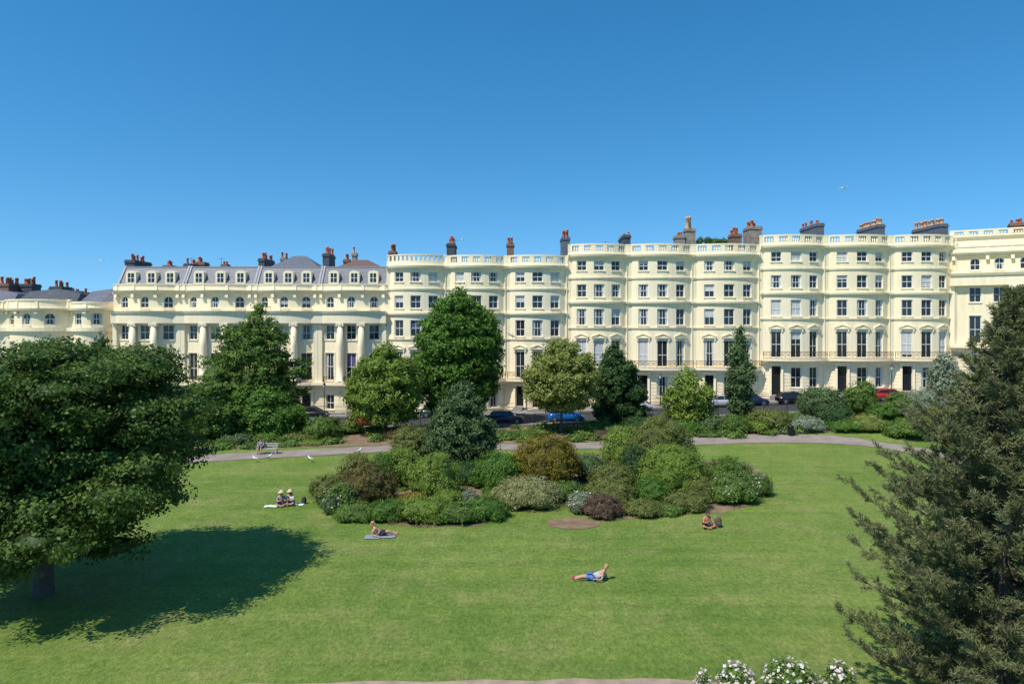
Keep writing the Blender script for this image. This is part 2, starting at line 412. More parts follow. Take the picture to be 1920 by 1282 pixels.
def bands(mb, P, z0, z1, ops, h=.42):
    z = z0; e = P.W/2
    edd = sorted([(o[0]-.12,o[1]+.12,o[2],o[3]) for o in ops])
    while z+h <= z1:
        cur = -e
        for a, b, za, zb in edd:
            if zb > z and za < z+h:
                if a-cur > .1: ubox(mb,P,cur,a,-.02,.06,z,z+h-.05)
                cur = b
        if e-cur > .1: ubox(mb,P,cur,e,-.02,.06,z,z+h-.05)
        z += h
S = 14.4; DF = 91.0
def hx(x): return (x-960)*DF/F
def frontdoor(P, root, o):
    xa, xb, za, zb, _ = o
    A = Vector(P.pt(xa,-.22,0)); B = Vector(P.pt(xb,-.22,0)); Mid = (A+B)/2; t = (B-A); hw = t.length/2; t.normalize(); n = Vector((t.y,-t.x,0))
    T = lambda a, b, z: tuple(Mid+t*a+n*b+Vector((0,0,z)))
    g = MB(); g.box(-hw+.05,hw-.05,0,.05,za,za+2.3,T)
    for s in (-1,1):
        for zz in ((.2,1.0),(1.15,2.1)): g.box(min(s*.08,s*(hw-.15)),max(s*.08,s*(hw-.15)),.05,.07,za+zz[0],za+zz[1],T)
    d = g.build('door', M['door'], root)
    g = MB(); g.ell(T(hw-.2,.11,za+1.1),(.05,.05,.05),6,4); g.build('handle', M['brass'], d)
    g = MB(); g.face([T(-hw,.02,za+2.36),T(hw,.02,za+2.36),T(hw,.02,zb),T(-hw,.02,zb)]); g.build('fanlight', M['glass'], d)
    g = MB()
    for s in (-1,1): g.box(s*(hw+.2)-.14,s*(hw+.2)+.14,.15,.5,za-.15,zb+.1,T)
    g.box(-hw-.42,hw+.42,.1,.6,zb+.103,zb+.4,T); g.box(-hw-.5,hw+.5,.1,.7,zb+.403,zb+.5,T)
    g.build('door_surround', M['trim'], root)
    g = MB()
    for k in range(4): g.box(-hw-.1,hw+.1,.25,1.0+.32*(3-k),za-.16*(4-k)-.02,za-.16*(3-k)-.023,T)
    g.build('doorstep', M['paving'], root)
def bow_house(x0, x1, y0, lab, seed, bal_slats=False):
    rnd = random.Random(seed)
    X0, X1 = hx(x0), hx(x1); W = X1-X0; Xc = (X0+X1)/2; zb = st(Xc)+.13
    root = thing('terraced_house', lab, 'house', (Xc,DF,zb), group='bow fronted houses of the terrace')
    P = Path(W, W/2-.42, 1.1); ztop = H+(YH-y0)/S-zb; Z = lambda d: ztop-d/S
    off = W*.283; ww = (1.22, 1.38, 1.22)
    ops = {}
    rows = {4:(32,50.5),3:(76,100),2:(122,152.5),1:(181,230),0:(248,286)}
    for r, (a, b) in rows.items():
        ops[r] = [(c*off-ww[k]/2, c*off+ww[k]/2, Z(b), Z(a), False) for k, c in enumerate((-1,0,1))]
    door = (-off-.5,-off+.5, .35, Z(248)+.1, False); w0 = ops[0][1:]
    allo = [o for r in (1,2,3,4) for o in ops[r]]+[door]+w0
    mb = MB(); wall(mb, P, -2, Z(20), allo); bands(mb, P, .2, Z(240), [door]+w0, .45); mb.build('wall', M['cream'] if seed%2 else M['cream2'], root)
    body(root, W, Z(18))
    mb = MB()
    ubox(mb,P,-W/2,W/2,-.1,.2,Z(27),Z(24)); ubox(mb,P,-W/2,W/2,-.1,.38,Z(24)+.003,Z(20),.46); ubox(mb,P,-W/2,W/2,-.3,.1,Z(20)+.003,Z(17))
    mb.build('cornice', M['trim'], root)
    for a, b, d in ((63,66,.12),(108.5,112,.26),(157,159.5,.12),(237,242,.26)):
        mb = MB(); ubox(mb,P,-W/2,W/2,-.1,d,Z(b),Z(a),d+.05); mb.build('string_course', M['trim'], root)
    if bal_slats:
        mb = MB(); ubox(mb,P,-W/2,W/2,-.2,.02,Z(17),Z(11)); ubox(mb,P,-W/2,W/2,-.25,.05,Z(1),Z(-1))
        x = -W/2+.1
        while x < W/2: ubox(mb,P,x,x+.3,-.2,.0,Z(11),Z(1)); x += .58
        mb.build('balustrade', M['trim'], root)
    else: balustrade(P, root, Z(17)+.003, Z(0), .05, 6)
    mb = MB(); mb.face([P.pt(x,-.2,Z(17)) for x in P.xs(-W/2,W/2)]+[(W/2,12,Z(17)),(-W/2,12,Z(17))]); mb.build('roof', M['slate_dark'], root)
    for r in (4,3,2,1):
        for k, o in enumerate(ops[r]):
            window(P, root, o, rnd, 1, r != 1, r == 1, {4:.3,3:.25,2:.2,1:.35}[r])
    for o in w0: window(P, root, o, rnd, 1, True, False, .4)
    frontdoor(P, root, door)
    mb = MB(); ubox(mb,P,-W/2,W/2,.0,.95,Z(236.5),Z(232)); b = mb.build('balcony', M['trim'], root)
    mb = MB(); pts = [P.pt(x,.88,0)[:2] for x in P.xs(-W/2+.1,W/2-.1,.6)]; railing(mb, pts, Z(232), .9, .14, .02)
    for i in range(0,len(pts)-1):
        a = Vector((*pts[i],Z(232)+.3)); c = Vector((*pts[i+1],Z(232)+.75)); mb.tube([a,c],.02,3); a.z,c.z=c.z,a.z; mb.tube([a,c],.02,3)
    mb.build('railing', M['iron'], b)
    mb = MB(); mb.tube([(W/2-.18,-.1,0),(W/2-.18,-.1,Z(30))], .055, 6); mb.build('downpipe', M['trim'], root)
    for p0, p1 in ((-W/2+.1,-off-.8),(-off+.8,W/2)):
        mb = MB(); railing(mb, [(p0,-3.4),(p1,-3.4)], 0, 1.1, .15, .014); mb.build('area_railing', M['iron'], root)
    return root, P, Z, W, Xc, zb
ords = ['first','second','third','fourth','fifth','sixth','seventh','eighth','ninth']
bows = [(725,838,478),(838,950,478),(950,1065,478),(1065,1178,457),(1178,1300,457),(1300,1425,457),(1425,1548,440),(1548,1670,440),(1670,1787,440)]
desc = ['with slatted parapet','behind the tallest tree','left of a tall slate chimney','above the round pale tree','left of the pale chimney pot','behind the columnar tree','taller than its left neighbour','behind the red car','beside the angled corner house']
HR = []
for i, (a, b, y0) in enumerate(bows):
    HR.append(bow_house(a, b, y0, 'cream bow fronted house, %s of nine from left, %s' % (ords[i], desc[i]), 11+i, bal_slats=(i==0)))
def chim(hr, px, ytop, Y, w, dep, n, mat, pot, ph=.75, pr=.15, zl=None):
    root = hr[0]; X = gx(px, Y); z1 = gzp(ytop, Y)-root.location.z
    chimney(root, X-root.location.x, Y-root.location.y, hr[2](20 if zl is None else zl), z1, w, dep, n, mat, pot, ph, pr)
chim(HR[0],735,470,94,.9,1.6,3,M['brick'],M['pot'],.9,.2)
chim(HR[0],845,456,94,1.1,3.2,5,M['slate_dark'],M['pot'],1.0,.18)
chim(HR[2],957,456,94,.95,1.6,3,M['brick'],M['pot'],.8,.18)
chim(HR[2],1061,444,95,1.1,3.0,4,M['slate'],M['pot'],1.0,.2)
chim(HR[3],1176,440,93.5,.9,4.6,4,M['slate_dark'],M['pot2'],.5,.15)
chim(HR[4],1276,441,94,1.2,1.6,2,M['stone'],M['pot'],.6,.2)
chim(HR[4],1295,428,94,1.3,1.4,2,M['stone'],M['pot2'],1.9,.26)
chim(HR[5],1382,438,95,1.3,1.8,3,M['brick'],M['pot'],.8,.2)
chim(HR[5],1417,424,94,1.7,2.6,6,M['stone'],M['pot'],.8,.2)
chim(HR[6],1539,418,93,.9,5.6,6,M['slate'],M['pot'],.6,.17)
chim(HR[7],1653,420,93,.9,5.8,9,M['slate'],M['pot2'],.9,.26)
chim(HR[8],1770,419,93,1.1,6.5,10,M['slate'],M['pot2'],.95,.26)
aerial(HR[1][0], -3.1, 3, HR[1][2](10), 3.2); aerial(HR[6][0], 3.5, 5, HR[6][2](10), 2.2); aerial(HR[3][0], 1.5, 4, HR[3][2](10), 1.6)

def dormer(root, x, yf, z0, z1, w):
    hw = w/2; mb = MB(); dp = 1.6
    n = 8; arc = [(hw*math.cos(math.pi*k/n), z1-.35+.35*math.sin(math.pi*k/n)) for k in range(n+1)]
    ring = [(-hw,z0),(hw,z0)]+arc
    mb.loft([[(x+a,y,z) for a, z in ring] for y in (yf,yf+dp)])
    d = mb.build('dormer', M['trim'], root)
    g = MB(); g.box(x-hw+.27,x+hw-.27,yf-.012,yf-.004,z0+.25,z1-.38); g.build('pane', M['glass'], d)
    g = MB(); g.box(x-.04,x+.04,yf-.03,yf-.013,z0+.25,z1-.38); g.box(x-hw+.27,x+hw-.27,yf-.028,yf-.0135,(z0+z1)/2-.12,(z0+z1)/2-.06); g.build('glazing_bar', M['frame'], d)
def palace(x0, x1, lab, seed, ytop=532, dorm=True, rot=0, loc=None, W=None, grp='columned houses at the left of the terrace', ops_x=None, cols=(-1.3,1.3), d=.75):
    rnd = random.Random(seed)
    if W is None: X0, X1 = hx(x0), hx(x1); W = X1-X0; Xc = (X0+X1)/2; yy = DF; zb = st(Xc)+.13
    else: Xc, yy, zb = loc
    root = thing('terraced_house', lab, 'house', (Xc,yy,zb), rot, grp)
    P = Path(W, W/2-.9, d) if d > 0 else Path(W)
    Z = lambda y: H+(YH-y)/S-zb-(ytop-532)/S
    ox = ops_x or (-2.9,0,2.9); ops = {k:[] for k in 'abcd'}
    for x in ox:
        ops['a'].append((x-.55,x+.55,Z(577),Z(555),True)); ops['b'].append((x-.65,x+.65,Z(637),Z(609),False))
        ops['c'].append((x-.66,x+.66,Z(713),Z(662),False)); ops['d'].append((x-.6,x+.6,Z(768),Z(740),False))
    dx = ox[-1]; door = (dx-.5,dx+.5,.3,Z(738),False); ops['d'] = ops['d'][:-1]
    allo = [o for v in ops.values() for o in v]+[door]
    mb = MB(); wall(mb,P,-2,Z(545),allo); bands(mb,P,.2,Z(728),ops['d']+[door],.45); mb.build('wall', M['cream2'] if seed%2 else M['cream'], root); body(root,W,Z(545))
    mb = MB(); ubox(mb,P,-W/2,W/2,-.1,.3,Z(551),Z(547)); ubox(mb,P,-W/2,W/2,-.1,.5,Z(547)+.003,Z(544),.6); mb.build('cornice', M['trim'], root)
    mb = MB(); ubox(mb,P,-W/2,W/2,-.3,.1,Z(544)+.003,Z(534)); ubox(mb,P,-W/2,W/2,-.35,.18,Z(534)+.003,Z(532))
    for x in [-W/2+.4]+[(ox[i]+ox[i+1])/2 for i in range(len(ox)-1)]+[W/2-.4]:
        ubox(mb,P,x-.18,x+.18,.1,.4,Z(558),Z(535),.16)
    mb.build('parapet', M['trim'], root)
    mb = MB(); ubox(mb,P,-W/2,W/2,-.1,.75,Z(606),Z(588)); ubox(mb,P,-W/2,W/2,-.1,.9,Z(588)+.003,Z(583),1.05); mb.build('entablature', M['trim'], root)
    mb = MB(); ubox(mb,P,-W/2,W/2,-.1,.9,Z(722),Z(717)); mb.build('string_course', M['trim'], root)
    for cxx in cols:
        c = P.pt(cxx,.42,0); z0, z1 = Z(717), Z(606); h = z1-z0
        g = MB(); g.lathe((c[0],c[1],z0), [(.44,.25),(.44,h*.3),(.42,h*.6),(.37,h-.35)], 16); co = g.build('column', M['trim'], root, True)
        g = MB(); g.box(c[0]-.5,c[0]+.5,c[1]-.42,c[1]+.42,z0,z0+.14); g.lathe((c[0],c[1],z0+.142), [(.5,0),(.52,.05),(.47,.11)], 14); g.build('column_base', M['trim'], co)
        g = MB(); g.box(c[0]-.5,c[0]+.5,c[1]-.4,c[1]+.4,z1-.12,z1-.003); g.lathe((c[0],c[1],z1-.4),[(.38,0),(.45,.12),(.43,.26)],14)
        for s in (-1,1): g.tube([(c[0]+s*.4,c[1]-.42,z1-.26),(c[0]+s*.4,c[1]+.4,z1-.26)], .13, 10)
        g.build('capital', M['trim'], co)
    for s in (-1,1):
        mb = MB(); a, b = (W/2-.55, W/2-.02) if s>0 else (-W/2+.02, -W/2+.55)
        ubox(mb,P,a,b,-.05,.3,Z(717)+.003,Z(606)-.003); ubox(mb,P,a-.04 if s>0 else a,b if s>0 else b+.04,-.05,.36,Z(611),Z(607)); mb.build('pilaster', M['trim'], root)
    for o in ops['a']: window(P,root,o,rnd,1,True,False,.15)
    for o in ops['b']: window(P,root,o,rnd,1,True,False,.3,True)
    for o in ops['c']:
        w = window(P,root,o,rnd,1,False,False,.3,True)
        g = MB(); railing(g,[P.pt(o[0]-.15,.25,0)[:2],P.pt(o[0]-.15,.55,0)[:2],P.pt(o[1]+.15,.55,0)[:2],P.pt(o[1]+.15,.25,0)[:2]],Z(717),.8,.13,.018); g.build('window_railing', M['iron'], w)
    for o in ops['d']: window(P,root,o,rnd,1,True,False,.3)
    frontdoor(P, root, door)
    mb = MB(); railing(mb, [(-W/2+.1,-3.2),(door[0]-.2,-3.2)], 0, 1.1, .15, .014); mb.build('area_railing', M['iron'], root)
    if dorm:
        yb, ys_, zt, zl = .5, 2.6, Z(497), Z(540)
        mb = MB()
        mb.loft([[( -W/2+.02,yb,zl),( W/2-.02,yb,zl),(W/2-.02,ys_,zt),(-W/2+.02,ys_,zt)]]+[[(-W/2+.02,11,zl),(W/2-.02,11,zl),(W/2-.02,10,zt),(-W/2+.02,10,zt)]])
        rf = mb.build('roof', M['slate'], root)
        g = MB(); g.box(-W/2+.01,W/2-.01,ys_-.1,ys_+.15,zt-.02,zt+.1); g.build('ridge_flashing', M['lead'], rf)
        for s in (-1,1):
            g = MB(); xw = s*(W/2-.16); g.loft([[(xw-.12,yb-.2,zl),(xw-.12,ys_,zt+.2),(xw-.12,11,zt+.2),(xw-.12,11,zl)],[(xw+.12,yb-.2,zl),(xw+.12,ys_,zt+.2),(xw+.12,11,zt+.2),(xw+.12,11,zl)]]); g.build('party_wall', M['lead'], root)
        for x in (-2.7,0,2.5): dormer(root, x*W/8.9, .95, Z(531), Z(505), 1.35)
        if seed in (23,24):
            g = MB(); a = .8 if seed == 23 else 1.2; pk = Z(470 if seed == 23 else 478)
            B = [(-W/2+a,3.4,zt+.02),(W/2-a,3.4,zt+.02),(W/2-a,9,zt+.02),(-W/2+a,9,zt+.02)]; A = [(-.8,6,pk),(.8,6,pk)]
            g.face([B[0],B[1],A[1],A[0]]); g.face([B[1],B[2],A[1]]); g.face([B[2],B[3],A[0],A[1]]); g.face([B[3],B[0],A[0]])
            g.build('hipped_roof', M['slate'] if seed == 23 else M['tile'], root)
    return root, P, Z, W, Xc, zb
PH = []
pd = ['leftmost of four','second of four','third of four','fourth of four, under a brown hipped roof']
for i, (a, b) in enumerate([(213,340),(340,475),(475,597),(597,725)]):
    PH.append(palace(a, b, 'cream columned house with dormers, '+pd[i], 21+i, ops_x=(-2.9*(b-a)/128,0,2.9*(b-a)/128)))
for h, px, yt, Y, w_, dp_, n_, m_, pt_, ph_, pr_ in ((0,243,487,95,1.3,4.5,6,'slate_dark','pot',.9,.17),(0,313,497,97,1.2,2,4,'brick','pot',.7,.17),(1,350,494,95,.8,5.0,5,'slate_dark','pot',.7,.17),(1,374,491,97,1.3,1.6,5,'brick','pot',.8,.17),(1,420,495,99,.8,1.2,2,'brick','pot',.5,.17),(2,490,484,94,.8,4.0,5,'slate_dark','pot',.8,.17),(2,531,483,101,.8,1.2,2,'stone','pot',.8,.17),(3,611,475,94.5,.9,3.2,4,'slate_dark','pot',.9,.17),(3,649,486,97,.8,1.2,3,'brick','pot',.7,.17),(3,664,474,97,.6,.8,1,'stone','pot2',1.1,.17)):
    chim(PH[h], px, yt, Y, w_, dp_, n_, M[m_], M[pt_], ph_, pr_, 545)
for h, x in ((PH[1],-2),(PH[0],3),(PH[2],1)): aerial(h[0], x, 6, h[2](497), 1.6)
def low_house(x0, x1, lab, seed, bow, ox, arch, zb=-.3, yt=563):
    rnd = random.Random(seed); X0, X1 = hx(x0), hx(x1); W = X1-X0; Xc = (X0+X1)/2
    root = thing('terraced_house', lab, 'house', (Xc,DF+1.2,zb), 0, 'lower cream houses at the far left')
    P = Path(W, W/2-.5, bow) if bow else Path(W)
    Z = lambda y: H+(YH-y)/14.2-zb
    rows = [(587,609,arch),(640,668,False),(695,735,False)]
    ops = [(x-.6,x+.6,Z(b),Z(a),ar) for a, b, ar in rows for x in ox]
    mb = MB(); wall(mb,P,-2,Z(577),ops); mb.build('wall', M['cream2'], root); body(root,W,Z(577))
    mb = MB(); ubox(mb,P,-W/2,W/2,-.1,.5,Z(582),Z(578),.6); mb.build('cornice', M['trim'], root)
    mb = MB(); ubox(mb,P,-W/2,W/2,-.3,.1,Z(578)+.003,Z(yt+3)); ubox(mb,P,-W/2,W/2,-.35,.2,Z(yt+3)+.003,Z(yt))
    for x in [-W/2+.4]+[(ox[i]+ox[i+1])/2 for i in range(len(ox)-1)]+[W/2-.4]: ubox(mb,P,x-.18,x+.18,.1,.38,Z(588),Z(yt+4),.16)
    mb.build('parapet', M['trim'], root)
    for a, b in ((621,614),(682,676)):
        mb = MB(); ubox(mb,P,-W/2,W/2,-.1,.35,Z(a),Z(b)); mb.build('string_course', M['trim'], root)
    for o in ops: window(P,root,o,rnd,1,True,False,.3)
    mb = MB(); zt = Z(543); zl = Z(572)
    mb.loft([[(-W/2+.02,1.0,zl),(-W/2+.4,4,zt),(-W/2+.4,7,zt),(-W/2+.02,11,zl)],[(0,1.0,zl),(0,4,zt+.35),(0,7,zt+.35),(0,11,zl)],[(W/2-.02,1.0,zl),(W/2-1.2,4,zt-.3),(W/2-1.2,7,zt-.3),(W/2-.02,11,zl)]])
    mb.build('roof', M['slate'] if seed%2 else M['slate_dark'], root)
    return root, P, Z, W, Xc, zb
LH = [low_house(-140,-2,'cream low house cut by the left edge of the photo',31,.9,(-3,0,3),True),
      low_house(-2,122,'lower cream house with arched top windows at far left',32,1.5,(-3.2,-.6,2.2),True,yt=561),
      low_house(122,213,'low cream bow fronted house beside the leftmost columned house',33,2.0,(-1.2,1.2),False,yt=566)]
for h, px, yt, Y, w_, dp_, n_, m_, ph_, pr_ in ((1,6,531,98,1.5,3,6,'brick',.9,.22),(1,47,532,100,1.9,2,6,'slate_dark',1.0,.2),(1,104,537,97,1.7,2.4,5,'slate_dark',.9,.2),(2,155,548,97,1.6,2,2,'slate_dark',.8,.12),(2,133,545,101,1.8,2,3,'brick',.4,.12)):
    chim(LH[h], px, yt, Y, w_, dp_, n_, M[m_], M['pot'], ph_, pr_, 560)
# angled corner house at right
a = math.radians(28); W = 18.0
lx, ly = hx(1787)-.35, DF+.15
JX, JY = lx+W/2*math.cos(a), ly-W/2*math.sin(a)
J = palace(0,0,'angled cream corner house with arched top windows, behind the pine',25,dorm=False,rot=-a,loc=(JX,JY,st(60)+.13),W=W,grp='corner house',ops_x=(-6.2,-3.6,-.9,1.8,4.5,7.0),cols=(-2.2,.4,3.1),d=0,ytop=462)
mb = MB(); ubox(mb,J[1],-W/2,W/2,-.6,-.4,J[2](533),J[2](519)); ubox(mb,J[1],-W/2,W/2,-.65,-.3,J[2](519)+.003,J[2](514),-.1); mb.build('upper_cornice', M['trim'], J[0])
balustrade(J[1], J[0], J[2](514)+.003, J[2](501), -.2, 12)
mb = MB(); mb.box(-W/2,W/2,.7,12,J[2](534),J[2](512)); mb.build('roof', M['tile'], J[0])
chimney(J[0], -1.0, 5, J[2](520), J[2](484), 1.6, 2.0, 5, M['brick'], M['pot'], .6, .18)
mb = MB(); mb.tube([(-W/2+.7,-.12,0),(-W/2+.7,-.12,J[2](515))], .07, 6); mb.build('downpipe', M['trim'], J[0])

# ------------------------------------------------------------ foliage
def cubesphere(n=3):
    V = []; Fc = []
    for ax in range(3):
        for s in (-1,1):
            b = len(V)
            for i in range(n+1):
                for j in range(n+1):
                    p = [0,0,0]; p[ax] = s; p[(ax+1)%3] = -1+2*i/n; p[(ax+2)%3] = -1+2*j/n
                    V.append(p)
            for i in range(n):
                for j in range(n): Fc.append((b+i*(n+1)+j, b+(i+1)*(n+1)+j, b+(i+1)*(n+1)+j+1, b+i*(n+1)+j+1))
    V = np.array(V, float); V /= np.linalg.norm(V,axis=1)[:,None]
    return V, np.array(Fc)
CSV, CSF = cubesphere()
def unit(a): return a/np.maximum(np.linalg.norm(a,axis=1)[:,None],1e-6)
def quads(name, mat, parent, V, Fa, tint):
    me = bpy.data.meshes.new(name); me.vertices.add(len(V)); me.vertices.foreach_set('co', V.astype(np.float32).ravel())
    me.loops.add(Fa.size); me.loops.foreach_set('vertex_index', Fa.astype(np.int32).ravel())
    me.polygons.add(len(Fa)); me.polygons.foreach_set('loop_start', (np.arange(len(Fa))*4).astype(np.int32))
    me.update(calc_edges=True)
    at = me.attributes.new('tint','FLOAT','FACE'); at.data.foreach_set('value', tint.astype(np.float32))
    o = bpy.data.objects.new(name, me); C.objects.link(o); me.materials.append(mat)
    if parent: o.parent = parent
    return o
def foliage(name, mat, parent, blobs, n, size, clump, origin, seed, core=.72, aspect=.6, lo=-.75, spread=.42, shell=(.8,1.02), zmin=.03, bias=.8, flat=.75):
    rng = np.random.default_rng(seed); B = np.array(blobs, float)
    area = (B[:,3]*B[:,4]+B[:,3]*B[:,5]+B[:,4]*B[:,5])
    cc = []; cd = []; bt = []
    for i, b in enumerate(B):
        m = max(8, int(area[i]*4.2/(clump*clump*1.6)))
        d = unit(rng.normal(size=(m,3))); d = d[d[:,2] > lo]
        p = b[:3]+d*b[3:6]*rng.uniform(*shell,(len(d),1))
        near = np.where((np.abs(B[:,:3]-b[:3]) < (B[:,3:6]+b[3:6])).all(1))[0]
        keep = np.ones(len(p),bool)
        for j in near:
            if j != i: keep &= (((p-B[j,:3])/(B[j,3:6]*.8))**2).sum(1) > 1
        cc.append(p[keep]); cd.append(d[keep]); bt.append(np.full(keep.sum(), rng.uniform(-.1,.1)))
    cc = np.vstack(cc); cd = np.vstack(cd); bt = np.concatenate(bt)
    ct = rng.uniform(0,.6,len(cc))+bt
    k = rng.integers(0,len(cc),n)
    g = rng.normal(size=(n,3))*clump*spread; g[:,2] *= flat
    pos = cc[k]+g
    nr = unit(cd[k]*bias+rng.normal(size=(n,3))*.5+np.array([0,0,.3]))
    a = unit(np.cross(nr, rng.normal(size=(n,3)))); b = np.cross(nr,a)
    L_ = size*rng.uniform(.6,1.4,(n,1)); W_ = L_*aspect
    pos[:,2] = np.maximum(pos[:,2], zmin+rng.uniform(0,.1,n))
    V = np.stack([pos-a*L_*.5, pos+b*W_*.5-a*L_*.05, pos+a*L_*.5, pos-b*W_*.5-a*L_*.05],1).reshape(-1,3)
    Fa = np.arange(4*n).reshape(n,4); tint = np.clip(ct[k]+rng.uniform(0,.35,n)+.14*np.clip(cd[k][:,2],-1,1),0,1)  # top clumps tinted lighter, undersides darker: sunlight painted into the leaf colour
    if core:
        cv = []; cf = []; nb = len(V)
        for b_ in B:
            w = CSV*b_[3:6]*core*(1+.12*np.sin(CSV[:,[1,2,0]]*5+b_[0]))
            q = b_[:3]+w; q[:,2] = np.maximum(q[:,2], zmin-.02); cv.append(q); cf.append(CSF+nb); nb += len(q)
        V = np.vstack([V]+cv); Fc = np.vstack(cf); Fa = np.vstack([Fa,Fc]); tint = np.concatenate([tint,np.full(len(Fc),.08)])  # cores tinted dark, painting in the shade seen through leaf gaps
    return quads(name, mat, parent, V-np.array(origin), Fa, tint)
def prof(rows, D, seed, yr=1.0, fr=.42, cen=.74):
    rn = random.Random(seed); out = []
    zs = [gzp(r[0],D) for r in rows]
    for i, (y, xl, xr) in enumerate(rows):
        X = gx((xl+xr)/2,D); R = (xr-xl)/2*D/F; z = zs[i]
        dz = abs(zs[i]-zs[i+1]) if i < len(zs)-1 else abs(zs[i]-zs[i-1])
        br = min(R, max(R*fr, dz*.5))
        if R <= br*1.25: out.append((X,D,z,R*1.0,R*yr,max(dz*.75,R*.6))); continue
        out.append((X,D,z,R*cen,R*cen*yr,dz*.95))
        n = max(5, int(2*math.pi*(R-br)/(br*.95))); ph = rn.uniform(0,6)
        for k in range(n):
            t = ph+2*math.pi*k/n; q = rn.uniform(.85,1.15); rr = R-br*rn.uniform(.85,1.05)
            out.append((X+math.cos(t)*rr, D+math.sin(t)*rr*yr, z+rn.uniform(-.35,.35)*dz, br*q, br*q*yr, br*q*rn.uniform(.75,1.0)))
    return out
def tree(name, lab, cat, rows, D, mat, n, size, clump, tr, seed, group='trees in the garden', core=.72, fr=.42, trunkx=None, cen=.74, extra=(), **kw):
    bl = prof(rows, D, seed, fr=fr, cen=cen)+list(extra)
    mid = rows[len(rows)//2]; bx = gx(trunkx if trunkx else (mid[1]+mid[2])/2, D); bz = gz(bx,D)
    root = thing(name, lab, cat, (bx,D,bz), group=group); og = (bx,D,bz)
    rn = random.Random(seed); top = gzp(rows[0][0],D)-bz; mb = MB()
    px_top = gx((rows[0][1]+rows[0][2])/2,D)-bx
    n_ = 7; pts = [(px_top*(k/n_)**1.3+rn.uniform(-.12,.12)*(k>0), rn.uniform(-.12,.12)*(k>0), top*.92*k/n_-.1*(k==0)) for k in range(n_+1)]
    mb.tube(pts, [tr*(1.25 if k==0 else 1)*(1-.85*k/n_) for k in range(n_+1)], 9)
    for b in rn.sample(bl, min(len(bl), 18)):
        e = Vector((b[0]-bx,b[1]-D,b[2]-bz)); h = max(.25*top, e.z-abs(e.x)*.7-1.0); h = min(h, top*.8); i = h/(top*.92)*n_; i0 = int(i)
        s = Vector(pts[min(i0,n_)]).lerp(Vector(pts[min(i0+1,n_)]), i-i0); m_ = s.lerp(e,.5)+Vector((0,0,-.1*(e-s).length)); mb.tube([s,m_,e],[tr*.4,tr*.25,tr*.08],6)
    mb.build('trunk', M['bark'], root, True)
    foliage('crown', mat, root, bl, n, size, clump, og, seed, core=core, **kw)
    return root
# big left tree: irregular, layered, drooping
rn = random.Random(41); BD = 28.5; ext = []
bc = Vector((gx(95,BD), BD, 5.7))
for k in range(62):
    t = rn.uniform(0,2*math.pi); e = rn.uniform(-.9,1.25); rr = rn.uniform(.84,1.08)
    ce = math.cos(e) if e < 0 else math.cos(e)**.8
    z = bc.z+math.sin(e)*rn.uniform(4.0,4.6)
    q = rn.uniform(.55,1.2)
    ext.append((bc.x+math.cos(t)*5.4*ce*rr, bc.y+math.sin(t)*5.5*ce*rr, z, q*1.3, q*1.3, q*.62))
for k in range(14):
    t = rn.uniform(-2.9,-.1); q = rn.uniform(.7,1.1); r0 = rn.uniform(1.2,3.4)
    ext.append((bc.x+math.cos(t)*r0, bc.y+math.sin(t)*r0, rn.uniform(2.1,3.1), q*1.25, q*1.25, q*.75))
tree('tree','large dark green broadleaf tree at the left edge casting the lawn shadow','tree',[(672,30,185),(715,-40,245),(770,-85,285),(830,-115,318),(890,-120,322),(940,-95,290),(980,-40,230)],BD,L['big'],130000,.155,.40,.36,1,fr=.26,core=.55,cen=.7,shell=(.66,1.12),extra=ext,flat=.45,spread=.55,trunkx=80)
# layered tree before the columned houses
rn = random.Random(12); e1 = []
for k in range(26):
    y = rn.uniform(615,790); hw = np.interp(y,[575,620,680,750,800],[14,42,80,94,82]); t = rn.uniform(0,2*math.pi); q = rn.uniform(.7,1.5)
    X = gx(474+hw*math.cos(t)*rn.uniform(.85,1.06),74); e1.append((X,74+math.sin(t)*hw*74/F*.9,gzp(y,74),q,q,q*.55))
tree('tree','pointed layered green tree in front of the columned houses','tree',[(583,474,502),(606,452,520),(638,425,538),(672,405,546),(708,392,556),(745,384,562),(782,392,556)],74,L['mid'],32000,.28,.48,.3,2,fr=.30,core=.42,cen=.60,shell=(.6,1.12),extra=e1,flat=.5)
tree('tree','bright green round tree left of the tallest tree','tree',[(666,695,750),(692,665,778),(718,650,789),(744,646,792),(770,658,782)],71,L['lime'],24000,.26,.45,.22,3,fr=.24,trunkx=722,core=.62,shell=(.72,1.08))
tree('tree','tallest tree, rich green with dense crown, before the bow fronts','tree',[(560,838,880),(583,808,915),(615,788,935),(650,777,943),(688,772,942),(724,778,934),(755,800,915)],77,L['rich'],42000,.29,.48,.35,4,fr=.24,cen=.80,shell=(.76,1.08),core=.66)
tree('tree','round pale olive green tree with slim dark trunk','tree',[(658,1022,1088),(682,995,1115),(708,982,1126),(734,984,1122),(756,1008,1100)],71,L['yellowgreen'],24000,.25,.42,.17,5,fr=.24,trunkx=1051,core=.62,shell=(.72,1.08))
tree('tree','dark green tree right of the round pale olive tree','tree',[(672,1130,1168),(702,1112,1196),(735,1108,1208),(770,1112,1212)],77,L['dark'],18000,.28,.48,.2,6,fr=.3)
tree('tree','airy light green tree in front of a white porch','tree',[(712,1265,1312),(742,1241,1340),(774,1246,1342)],73,L['lime'],8500,.26,.45,.14,7,core=.4,shell=(.5,1.12),fr=.32)
tree('tree','narrow columnar blue green tree','tree',[(634,1378,1396),(665,1368,1406),(700,1363,1411),(735,1362,1412),(765,1368,1408)],73,L['bluegreen'],9000,.26,.4,.14,8,fr=.5,shell=(.6,1.15))
